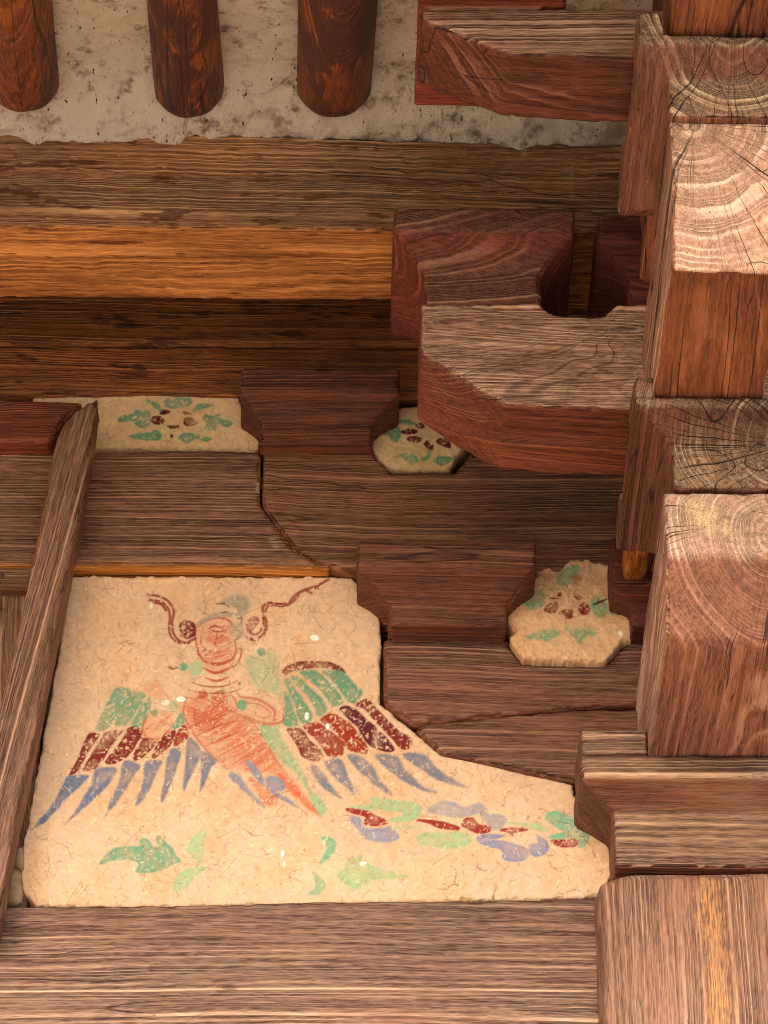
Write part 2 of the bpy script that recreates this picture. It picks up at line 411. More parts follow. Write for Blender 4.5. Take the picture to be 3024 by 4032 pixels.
timber('bracket_arm', prism_xz(XZ(ARMT, -1.0), -1.0, -0.85),
       wood('w_armT', 'X', (0.12, 0.42), 0.0090, ((70, 34, 22), (128, 74, 52)), ((106, 74, 60), (212, 178, 160)), 1.05, 0.0, 0.9, 1.9, wob=0.6),
       'deeply ridged bracket arm hanging high in front of the rafters', 'bracket arm', seed=20, rnd=3)

# ---- bearing blocks (wide top, sloping waist, narrower foot)
def block(name, top, yt, y1, y2, base, y3, Yf, inset, Yb, mat, label, ears=(), slot=None, seed=1, group=None, amp=0.0016):
    """top/base = left and right pixel edges; yt..y3 = pixel rows of top edge, waist start, waist end, foot"""
    x0, x1 = P(top[0], yt, Yf)[0], P(top[1], yt, Yf)[0]
    b0, b1 = P(base[0], y2, Yf + inset)[0], P(base[1], y2, Yf + inset)[0]
    z0 = P(0, slot if slot else yt, Yf)[2]; z1 = P(0, y1, Yf)[2]
    z2 = P(0, y2, Yf + inset)[2]; z3 = P(0, y3, Yf + inset)[2]
    rows = [(x0, x1, Yf, Yb, z0), (x0, x1, Yf, Yb, z1)]
    for t in (0.35, 0.7):      # slightly hollow waist
        e = t**0.8; g = t
        rows.append((x0 + (b0 - x0)*e, x1 + (b1 - x1)*e, Yf + inset*e, Yb - inset*e, z1 + (z2 - z1)*g))
    rows += [(b0, b1, Yf + inset, Yb - inset, z2), (b0, b1, Yf + inset, Yb - inset, z3)]
    V = []; Fc = []
    for a, b, c, d, z in rows: V += [(a, c, z), (b, c, z), (b, d, z), (a, d, z)]
    for i in range(len(rows) - 1):
        for j in range(4):
            Fc.append([i*4 + j, (i + 1)*4 + j, (i + 1)*4 + (j + 1) % 4, i*4 + (j + 1) % 4])
    Fc.append([0, 1, 2, 3]); n = 4*(len(rows) - 1); Fc.append([n + 3, n + 2, n + 1, n])
    vf = (V, Fc)
    zt = P(0, yt, Yf)[2]
    if not ears:
        return timber(name, vf, mat, label, 'bearing block', group, seed=seed, voxel=0.004, rnd=3, amp=amp)
    o = holder(name, ((x0 + x1)/2, (Yf + Yb)/2, z3), label, 'bearing block', group)
    timber('body', vf, mat, parent=o, seed=seed, voxel=0.004, rnd=3, amp=amp)
    for i, (ea, eb, ya, yb) in enumerate(ears):
        timber('ear', boxvf(P(ea, yt, Yf)[0] + 0.001, P(eb, yt, Yf)[0], ya, yb, z0 - 0.004, zt), mat, parent=o, seed=seed + 200 + i, voxel=0.004, rnd=3, amp=amp)
    return o

block('bearing_block', (1551, 2262), 796, 888, 1060, (1668, 2126), 1197, -0.545, 0.05, -0.265,
      wood('w_d1', 'X', (-0.02, 0.24), 0.009, ((72, 30, 22), (134, 70, 52)), ((98, 66, 54), (176, 146, 124)), 0.55, -0.12, 0.6, 0.9, tilt=0.35),
      'red brown bearing block with flared sides standing on the pale notched arm', seed=31)
block('bearing_block', (948, 1573), 1431, 1530, 1650, (1024, 1468), 1716, -0.115, 0.045, 0.1,
      wood('w_d2', 'X', (0.12, -0.2), 0.0075, ((66, 32, 20), (128, 70, 44)), ((84, 50, 40), (130, 92, 74)), 0.3, -0.05, 0.6, 0.9),
      'small dark red bearing block between two flower panels', seed=32)
block('bearing_block', (1407, 2110), 2110, 2215, 2368, (1532, 2002), 2442, -0.115, 0.05, 0.11,
      wood('w_d3', 'X', (0.12, -0.25), 0.0085, ((76, 38, 26), (130, 76, 52)), ((74, 46, 36), (158, 122, 104)), 0.45, -0.05, 0.9, 1.3),
      'brown bearing block above the ridged wall arm beside the winged figure', seed=33)
block('bearing_block', (2347, 3385), 816, 912, 1052, (2466, 3266), 1192, -0.545, 0.05, -0.265,
      wood('w_d5', 'X', (0.15, 0.0), 0.010, ((58, 20, 16), (116, 52, 40)), ((84, 58, 46), (140, 108, 88)), 0.3, -0.15, 0.5, 0.8),
      'dark purple red bearing block half hidden behind the upper projecting arm', seed=34)
block('bearing_block', (2404, 3330), 2090, 2275, 2362, (2484, 3250), 2442, -0.115, 0.05, 0.11,
      wood('w_d4', 'X', (0.2, 0.0), 0.010, ((54, 24, 18), (112, 54, 36)), ((80, 54, 44), (130, 96, 78)), 0.2, -0.15, 0.5, 0.8),
      'dark bearing block in shade right of the round flower panel', seed=35)
block('bearing_block', (1650, 2230), -170, -85, 2, (1672, 2130), 30, -1.045, 0.05, -0.765,
      wood('w_d6', 'X', (0.12, 0.02), 0.009, ((88, 36, 24), (150, 74, 52)), ((124, 88, 72), (196, 160, 140)), 0.7, 0.0, 0.7, 1.0),
      'reddish bearing block on top of the ridged high arm', seed=36)
# blocks on the tips of the projecting arms, with corner ears
PALEW = ((142, 110, 90), (220, 194, 172))
block('bearing_block', (2490, 3240), 1452, 1566, 1724, (2640, 3090), 1893, -0.61, 0.05, -0.21,
      wood('w_j1', 'Y', (0.09, 0.09), 0.0085, ((70, 40, 28), (124, 80, 58)), ((108, 84, 66), (200, 174, 152)), 1.0, -0.06, 1.25, 1.3),
      'weathered bearing block with ring grain and a corner ear on the lower projecting arm',
      ears=((2490, 2580, -0.61, -0.506), (3150, 3240, -0.61, -0.506), (2490, 2580, -0.30, -0.21)), slot=1532, seed=37)
block('bearing_block', (2502, 3230), 12, 140, 288, (2628, 3100), 424, -1.09, 0.05, -0.69,
      wood('w_j2', 'Y', (0.02, 0.16), 0.0085, ((96, 60, 42), (152, 106, 80)), ((116, 92, 76), (212, 188, 168)), 0.95, -0.02, 1.25, 1.3, fleck=0.3, fleckcol=(228, 176, 80)),
      'weathered bearing block with yellow flecks on the upper projecting arm',
      ears=((2502, 2606, -1.09, -1.006), (3140, 3230, -1.09, -1.006), (2502, 2606, -0.80, -0.69)), slot=96, seed=38)
# cap block on the column
block('cap_block', (2278, 3452), 2842, 3034, 3184, (2414, 3316), 3388, -0.165, 0.055, 0.28,
      wood('w_lu', 'X', (0.15, 0.62), 0.0115, ((76, 44, 30), (132, 84, 60)), ((78, 54, 42), (206, 178, 158)), 0.75, -0.02, 1.0, 1.7, wob=0.7),
      'large ridged cap block sitting on the column head',
      ears=((2278, 2552, -0.165, -0.03), (3178, 3452, -0.165, -0.03)), slot=2942, seed=39)

# ---- projecting arms
def jut(xl, xr, prof, mat, label, seed, weather, stain=None):
    x0, x1 = P(xl[0], xl[1], xl[2])[0], P(xr[0], xr[1], xr[2])[0]
    return timber('projecting_arm', prism_yz(prof, x0, x1), mat, label, 'bracket arm', seed=seed, voxel=0.0045, rnd=3, weather=weather, stain=stain, amp=0.002)
def zp(py, Y): return float(P(0, py, Y)[2])
def tip(zc, span=0.012):
    def fn(V, Nn):
        front = np.clip((-Nn[:, 1] - 0.3)/0.4, 0, 1)
        side = 0.42*np.clip((np.abs(Nn[:, 0]) - 0.6)/0.3, 0, 1)
        return np.maximum(front*sm(zc - span, zc + span, V[:, 2]), side)
    return fn
zb1 = zp(2944, -0.165)
jut((2616, 2000, -0.555), (3126, 2000, -0.555),
    [(-0.555, zp(1906, -0.555)), (-0.555, zp(2140, -0.555)), (-0.548, zp(2165, -0.555)), (-0.505, zb1 + 0.035), (-0.49, zb1 + 0.008), (-0.47, zb1), (0.1, zb1), (0.1, zp(1906, -0.555))],
    wood('w_h1', 'Y', (0.08, 0.14), 0.0085, ((108, 66, 50), (166, 116, 94)), ((186, 156, 144), (230, 210, 198)), 1.1, -0.06, 1.35, 1.1, wob=1.8, stain=(232, 204, 150)),
    'lower projecting arm with pale cracked end grain and a yellow stain over the cap block', 41, tip(zp(2158, -0.555)), [([(2680, 1930), (2745, 1950), (2880, 2060), (2890, 2110), (2800, 2115), (2720, 2030), (2660, 1990)], 24)])
zb2 = zp(1522, -0.61)
jut((2652, 700, -1.025), (3110, 700, -1.025),
    [(-1.025, zp(446, -1.025)), (-1.025, zp(690, -1.025)), (-1.015, zp(720, -1.015)), (-0.955, zp(1060, -0.955)), (-0.935, zb2 + 0.004), (-0.92, zb2), (0.1, zb2), (0.1, zp(446, -1.025))],
    wood('w_h2', 'Y', (-0.03, 0.22), 0.0095, ((90, 48, 28), (150, 92, 60)), ((206, 168, 156), (236, 214, 204)), 1.25, -0.10, 1.4, 1.1, wob=1.6),
    'upper projecting arm with bleached ring grain end and orange underside', 42, tip(zp(1090, -0.94)))
zb3 = zp(90, -1.09)
jut((2640, 60, -1.09), (3110, 60, -1.09), [(-1.75, zb3 + 0.1), (-1.68, zb3), (-0.3, zb3), (-0.3, zb3 + 0.26), (-1.75, zb3 + 0.26)],
    wood('w_h3', 'Y', (0.0, 0.2), 0.009, ((90, 48, 26), (152, 92, 58)), PALE, 0.3, -0.1, 1.2, 1.0),
    'orange bottomed timber projecting above the highest bearing block', 43, None)

# ---- little wedge under the inner block
timber('wedge', prism_xz(XZ([(2466, 2071), (2560, 2069), (2569, 2114), (2551, 2160), (2475, 2161), (2467, 2118)], -0.205), -0.205, -0.08),
       wood('w_wedge', 'Y', (0.0, 0.06), 0.008, ((134, 72, 20), (212, 138, 52)), ((134, 72, 20), (212, 138, 52)), 0.2, 0, 1.0, 0.8, blotch=0.4, blotchcol=(80, 34, 12)),
       'small yellow orange wedge poking out beside the lower projecting arm', 'wedge', voxel=0.003, rnd=2, amp=0.0008, seed=44)

# ---- slanting strut, rounded log, small boards on the left
strut_px = [(388, 1559), (374, 1571), (344, 1578), (295, 1614), (249, 1669), (224, 1719), (209, 1774), (186, 1901), (148, 2112), (118, 2238), (91, 2395), (57, 2535),
            (2, 2770), (-150, 3420), (-200, 3640), (-12, 3640), (14, 3523), (66, 3225), (104, 3055), (158, 2801), (209, 2542), (236, 2400), (270, 2250), (291, 2133), (321, 1985), (367, 1719), (381, 1600)]
sx = XZ(strut_px, -0.1)
d0 = np.array(sx[2]) - np.array(sx[13])
timber('slanting_strut', prism_xz(sx, -0.1, -0.031),
       wood('w_strut', 'Z', (0.5, 0.05), 0.0050, ((88, 56, 40), (142, 98, 72)), ((92, 66, 54), (192, 158, 140)), 0.75, 0.0, 0.7, 1.0, rot=-math.atan2(d0[0], d0[1]), wob=0.5),
       'weathered slanting strut leaning across the wall left of the winged figure', 'strut', seed=45, amp=0.001)
timber('rounded_log', prism_xz(XZ([(XL, 1566), (0, 1568), (338, 1577), (296, 1607), (244, 1662), (222, 1698), (203, 1742), (0, 1744), (XL, 1744)], -0.062), -0.062, 0.05),
       wood('w_log', 'X', (0.1, 0.25), 0.007, ((78, 32, 20), (150, 78, 46)), ((96, 58, 46), (146, 100, 76)), 0.35, 0.0, 0.7, 0.8),
       'dark red timber with a curved end butting the head of the slanting strut', 'timber', seed=46, rnd=12, amp=0.0025)
mb = wood('w_board', 'X', (0.05, 0.3), 0.006, ((92, 58, 40), (146, 102, 74)), ((108, 80, 62), (176, 144, 120)), 0.6, 0.0, 0.8, 1.0)
pk = holder('small_board', P(-140, 2312, 0.015), 'short horizontal board with a nail head left of the slanting strut', 'board')
timber('board', prism_xz(XZ([(XL, 2228), (150, 2231), (140, 2312), (XL, 2312)], -0.02), -0.02, 0.05), mb, parent=pk, seed=47)
nl = P(4, 2261, -0.024)
def disc(c, r, h, n=14):
    V = [(c[0] + r*math.cos(2*math.pi*i/n), c[1] + h, c[2] + r*math.sin(2*math.pi*i/n)) for i in range(n)]
    V += [(c[0] + 0.6*r*math.cos(2*math.pi*i/n), c[1] - 0.002, c[2] + 0.6*r*math.sin(2*math.pi*i/n)) for i in range(n)]
    return V, [[i, (i + 1) % n, n + (i + 1) % n, n + i] for i in range(n)] + [list(range(n, 2*n))]
v, f = disc(nl, 0.006, 0.006)
mesh_obj('nail_head', v, f, simple('rust', (60, 44, 38), (92, 66, 54), 200, 0.7, 0.0005), pk)
mv = wood('w_vboard', 'Z', (0.4, 0.02), 0.006, ((86, 54, 36), (138, 96, 68)), ((104, 76, 58), (172, 140, 114)), 0.6, 0.0, 0.8, 1.0)
for i, (a, b) in enumerate(((6, 220),)):
    timber('upright_board', prism_xz(XZ([(a, 2322), (b, 2322), (b - 120, 3600), (a - 20, 3600)], 0.004), 0.004, 0.05), mv,
           'upright weathered board behind the slanting strut', 'board', seed=48 + i)

# ---- column head
cxw = float(P(2865, 3700, -0.1)[0]); ztop = float(P(0, 3392, -0.11)[2])
zsh = float(P(0, 3540, -0.03)[2])
def colrow(hw, hd, z, n=44, e=9.0):
    r = []
    for i in range(n):
        a = 2*math.pi*i/n; c, s = math.cos(a), math.sin(a)
        q = (abs(c)**e + abs(s)**e)**(-1/e)
        r.append((cxw + hw*c*q, 0.045 + hd*s*q, z))
    return r
rows = [colrow(0.150, 0.128, ztop), colrow(0.178, 0.148, (ztop + zsh)/2 + 0.004), colrow(0.201, 0.166, zsh), colrow(0.200, 0.165, zsh - 0.5)]
V = [p for r in rows for p in r]; n = 44; Fc = []
for i in range(len(rows) - 1):
    for j in range(n): Fc.append([i*n + j, (i + 1)*n + j, (i + 1)*n + (j + 1) % n, i*n + (j + 1) % n])
Fc.append(list(range(n))); Fc.append([3*n + j for j in range(n)][::-1])
def w_col(V, Nn):
    return np.clip(0.45 + 0.6*sm(zsh - 0.005, zsh + 0.03, V[:, 2]) , 0, 1)
colh = holder('column', (cxw, 0.045, 0.0), 'column head with upright grain and pale rounded shoulder under the cap block', 'column')
cm = timber('head', (V, Fc),
       wood('w_col', 'Z', (0.6, 0.05), 0.0060, ((92, 58, 44), (150, 106, 84)), ((110, 82, 70), (204, 178, 162)), 0.75, 0.0, 1.0, 1.0, wob=0.6, stain=(196, 138, 78)),
       parent=colh, weather=w_col, stain=[([(2740, 3440), (2850, 3460), (2900, 4100), (2780, 4100)], 40)], seed=51, amp=0.002)
v, f = boxvf(cxw - 0.2, cxw + 0.2, -0.11, 0.2, 0.0, zsh - 0.49)
bmx = mesh_obj('shaft', v, f, cm.data.materials[0], colh, smooth=False)

# ------------------------------------------------------------------ plaster panels with worn painting
RS = 2          # painting raster: one cell = 2 photo pixels
class Raster:
    def __init__(s, x0, y0, x1, y1, seed, base):
        s.x0, s.y0 = x0, y0
        s.w, s.h = int((x1 - x0)/RS), int((y1 - y0)/RS)
        s.seed = seed; s.rg = np.random.default_rng(seed)
        yy, xx = np.mgrid[0:s.h, 0:s.w]
        s.X = x0 + (xx + 0.5)*RS; s.Y = y0 + (yy + 0.5)*RS
        n = fbm(s.X/230, s.Y/230, seed, 4); n2 = fbm(s.X/26, s.Y/26, seed + 20, 3)
        c = np.array(lin(*base))[None, None, :]*np.ones((s.h, s.w, 1))
        warm = np.array([1.0, 0.93, 0.84])
        c = c*(0.93 + 0.26*(n - 0.5) + 0.22*(n2 - 0.5))[..., None]
        c = c*(1 + (warm - 1)*(sm(0.45, 0.7, fbm(s.X/120, s.Y/150, seed + 40, 4)))[..., None])
        s.c = c; s.hgt = np.zeros((s.h, s.w))
        s.fl = fbm(s.X/8, s.Y/8, seed + 60, 2)          # flaking pattern
        s.wash = fbm(s.X/45, s.Y/45, seed + 70, 3)        # watery pigment
    def blend(s, sl, a, col):
        s.c[sl] = s.c[sl]*(1 - a[..., None]) + np.array(col)*a[..., None]
    def win(s, pts, pad):
        p = np.array(pts)
        i0 = max(0, int((p[:, 1].min() - pad - s.y0)/RS)); i1 = min(s.h, int((p[:, 1].max() + pad - s.y0)/RS) + 1)
        j0 = max(0, int((p[:, 0].min() - pad - s.x0)/RS)); j1 = min(s.w, int((p[:, 0].max() + pad - s.x0)/RS) + 1)
        if i1 <= i0 or j1 <= j0: return None
        return (slice(i0, i1), slice(j0, j1))
    def fill(s, pts, col, alpha=0.9, flake=0.0, soft=6, edge=0.16):
        soft = soft*1.4
        pts = smooth_loop(pts); sl = s.win(pts, 6)
        if sl is None: return
        X, Y = s.X[sl], s.Y[sl]
        ins, d = inside_dist(X, Y, pts)
        d = np.where(ins, d, -d) + (s.wash[sl] - 0.5)*7
        a = sm(-soft*0.7, soft*0.5, d)*alpha
        a = a*(0.42 + 1.06*s.wash[sl])
        a = np.clip(a*(1 + edge*(d < soft*1.6)), 0, 1)
        if flake: a = a*(1 - sm(0.80 - 0.28*flake, 0.85 - 0.28*flake, s.fl[sl]))
        v = 0.86 + 0.28*s.wash[sl]
        s.c[sl] = s.c[sl]*(1 - a[..., None]) + np.array(lin(*col))*v[..., None]*a[..., None]
    def stroke(s, pts, width, col, alpha=0.8, flake=0.0, taper=True):
        pts = smooth_line(pts); sl = s.win(pts, width)
        if sl is None: return
        X, Y = s.X[sl], s.Y[sl]
        best = np.full(X.shape, 1e9); n = len(pts) - 1
        for i in range(n):
            (ax, ay), (bx, by) = pts[i], pts[i + 1]
            l2 = (bx - ax)**2 + (by - ay)**2 + 1e-9
            t = np.clip(((X - ax)*(bx - ax) + (Y - ay)*(by - ay))/l2, 0, 1)
            d = np.hypot(X - ax - t*(bx - ax), Y - ay - t*(by - ay))
            g = (i + t)/n
            wd_ = width*0.5*((0.45 + 0.55*np.sin(np.pi*np.clip(g, 0.02, 0.98))) if taper else 1.0)
            best = np.minimum(best, d - wd_)
        a = sm(1.5, -2.0, best + (s.wash[sl] - 0.5)*4)*alpha*(0.7 + 0.6*s.wash[sl])
        if flake: a = a*(1 - sm(0.80 - 0.28*flake, 0.85 - 0.28*flake, s.fl[sl]))
        s.blend(sl, np.clip(a, 0, 1), lin(*col))
    def hairs(s, n, lo, hi, col, alpha, bend, dh, wdt=1):
        """short straws and hair cracks, drawn cell by cell"""
        rg = s.rg
        cx = rg.uniform(0, s.w, n); cy = rg.uniform(0, s.h, n); th = rg.uniform(0, math.pi, n)
        L = rg.uniform(lo, hi, n)/RS; al = rg.uniform(0.35, 1.0, n)*alpha
        cur = rg.normal(0, bend, n); wig = rg.normal(0, bend, n)
        for t in np.linspace(0, 1, int(hi/RS*1.3)):
            a = th + cur*t + wig*np.sin(5*t)
            cx = cx + np.cos(a)*L/(hi/RS*1.3); cy = cy + np.sin(a)*L/(hi/RS*1.3)
            for k in range(wdt):
                i = np.floor(cy + k).astype(int); j = np.floor(cx).astype(int)
                ok = (i >= 0) & (i < s.h) & (j >= 0) & (j < s.w)
                ii, jj, aa = i[ok], j[ok], al[ok][:, None]
                s.c[ii, jj] = s.c[ii, jj]*(1 - aa*0.6) + np.array(lin(*col))*aa*0.6
                s.hgt[ii, jj] = 0.45*dh*al[ok]
    def sample(s, px, py):
        j = (px - s.x0)/RS - 0.5; i = (py - s.y0)/RS - 0.5
        j = np.clip(j, 0, s.w - 1.001); i = np.clip(i, 0, s.h - 1.001)
        i0 = i.astype(int); j0 = j.astype(int); fi = (i - i0)[:, None]; fj = (j - j0)[:, None]
        g = lambda A: ((A[i0, j0]*(1 - fj) + A[i0, j0 + 1]*fj)*(1 - fi) + (A[i0 + 1, j0]*(1 - fj) + A[i0 + 1, j0 + 1]*fj)*fi)
        return g(s.c), g(s.hgt[..., None])[:, 0]

def smooth_loop(p, sub=4):
    p = np.array(p, float); n = len(p); out = []
    for i in range(n):
        a, b, c, d = p[i - 1], p[i], p[(i + 1) % n], p[(i + 2) % n]
        for k in range(sub):
            t = k/sub
            out.append(0.5*((2*b) + (c - a)*t + (2*a - 5*b + 4*c - d)*t*t + (3*b - a - 3*c + d)*t**3))
    return np.array(out)
def smooth_line(p, sub=5):
    p = np.array(p, float)
    if len(p) < 3: return p
    q = np.vstack([2*p[0] - p[1], p, 2*p[-1] - p[-2]]); out = []
    for i in range(1, len(q) - 2):
        a, b, c, d = q[i - 1], q[i], q[i + 1], q[i + 2]
        for k in range(sub):
            t = k/sub
            out.append(0.5*((2*b) + (c - a)*t + (2*a - 5*b + 4*c - d)*t*t + (3*b - a - 3*c + d)*t**3))
    out.append(p[-1])
    return np.array(out)
def rough_outline(pts, seed, amp, step=9):
    rg = np.random.default_rng(seed); out = []
    n = len(pts); s = 0
    for i in range(n):
        a = np.array(pts[i], float); b = np.array(pts[(i + 1) % n], float)
        L = np.hypot(*(b - a)); m = max(1, int(L/step)); nr = np.array([-(b - a)[1], (b - a)[0]])/max(L, 1e-6)
        for k in range(m):
            q = a + (b - a)*k/m
            j = (fbm(np.array([s/60.0]), np.array([seed*1.0]), seed, 4)[0] - 0.5)*2*amp + rg.normal(0, amp*0.16)
            out.append(q + nr*j); s += L/m
    return np.array(out)

def panel(name, outline, Y0, ras, mat, label, cat='plaster panel', seed=1, rag=7, step=0.0015, bulge=0.004, lump=0.0009, edge=0.010, thick=0.05, ylo=None, edgedark=None):
    out = rough_outline(outline, seed, rag)
    w = np.array(XZ(out, Y0)); x0, z0 = w.min(0); x1, z1 = w.max(0)
    nx, nz = int((x1 - x0)/step) + 2, int((z1 - z0)/step) + 2
    gx, gz = np.meshgrid(x0 + np.arange(nx)*step, z0 + np.arange(nz)*step, indexing='ij')
    px, py = proj(gx, Y0, gz)
    ins, d = inside_dist(px, py, out)
    col, hh = ras.sample(px.ravel(), py.ravel())
    d_ = d + (fbm(px/26, py/26, seed + 3, 3) - 0.5)*22
    h = (bulge*(fbm(px/420, py/420, seed + 5, 2) - 0.5)*2 + lump*(fbm(px/40, py/40, seed + 7, 4) - 0.5)*2
         + 0.25*lump*(fbm(px/12, py/12, seed + 8, 2) - 0.5)*2)
    h = h - edge*(1 - sm(-1, 9, d_))
    h = h.ravel() + hh
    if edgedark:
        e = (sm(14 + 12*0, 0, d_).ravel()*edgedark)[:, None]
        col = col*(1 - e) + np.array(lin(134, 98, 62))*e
    V = np.stack([gx.ravel(), Y0 - h, gz.ravel()], 1)
    keep = ins[:-1, :-1] & ins[1:, :-1] & ins[1:, 1:] & ins[:-1, 1:]
    I, J = np.nonzero(keep); idx = lambda i, j: i*nz + j
    Q = np.stack([idx(I, J), idx(I + 1, J), idx(I + 1, J + 1), idx(I, J + 1)], 1)
    E = np.concatenate([Q[:, [0, 1]], Q[:, [1, 2]], Q[:, [2, 3]], Q[:, [3, 0]]])
    key = np.sort(E, 1); key = key[:, 0].astype(np.int64)*(nx*nz) + key[:, 1]
    _, inv, cnt = np.unique(key, return_inverse=True, return_counts=True)
    B = E[cnt[inv] == 1]
    bv = np.unique(B); mp = np.full(nx*nz, -1); mp[bv] = np.arange(len(bv)) + len(V)
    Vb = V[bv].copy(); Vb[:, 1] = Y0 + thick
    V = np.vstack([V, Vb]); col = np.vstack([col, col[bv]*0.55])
    Q = np.vstack([Q, np.stack([B[:, 1], B[:, 0], mp[B[:, 0]], mp[B[:, 1]]], 1)])
    use = np.unique(Q); rm = np.full(len(V), -1); rm[use] = np.arange(len(use))
    V = V[use]; col = col[use]; Q = rm[Q]
    c = np.array([(x0 + x1)/2, Y0, z0]); V = V - c
    me = bpy.data.meshes.new(name)
    me.vertices.add(len(V)); me.vertices.foreach_set('co', V.ravel())
    me.loops.add(len(Q)*4); me.loops.foreach_set('vertex_index', Q.ravel().astype(np.int32))
    me.polygons.add(len(Q)); me.polygons.foreach_set('loop_start', np.arange(len(Q), dtype=np.int32)*4)
    me.polygons.foreach_set('use_smooth', np.ones(len(Q), bool))
    me.update(calc_edges=True)
    at = me.attributes.new('tint', 'FLOAT_COLOR', 'POINT')
    at.data.foreach_set('color', np.hstack([np.clip(col, 0, 1), np.ones((len(V), 1))]).ravel())
    me.materials.append(mat)
    o = bpy.data.objects.new(name, me); COL.objects.link(o); o.location = c
    return tag(o, label, cat)

def Zm(x0, y0, s):
    return lambda *p: [(x0 + a*s, y0 + b*s) for a, b in p]
MAR, RED_, GRN, BLU, ORG, GRY, DK = (118, 44, 42), (144, 60, 48), (116, 148, 118), (118, 118, 130), (202, 122, 90), (150, 142, 126), (92, 36, 46)

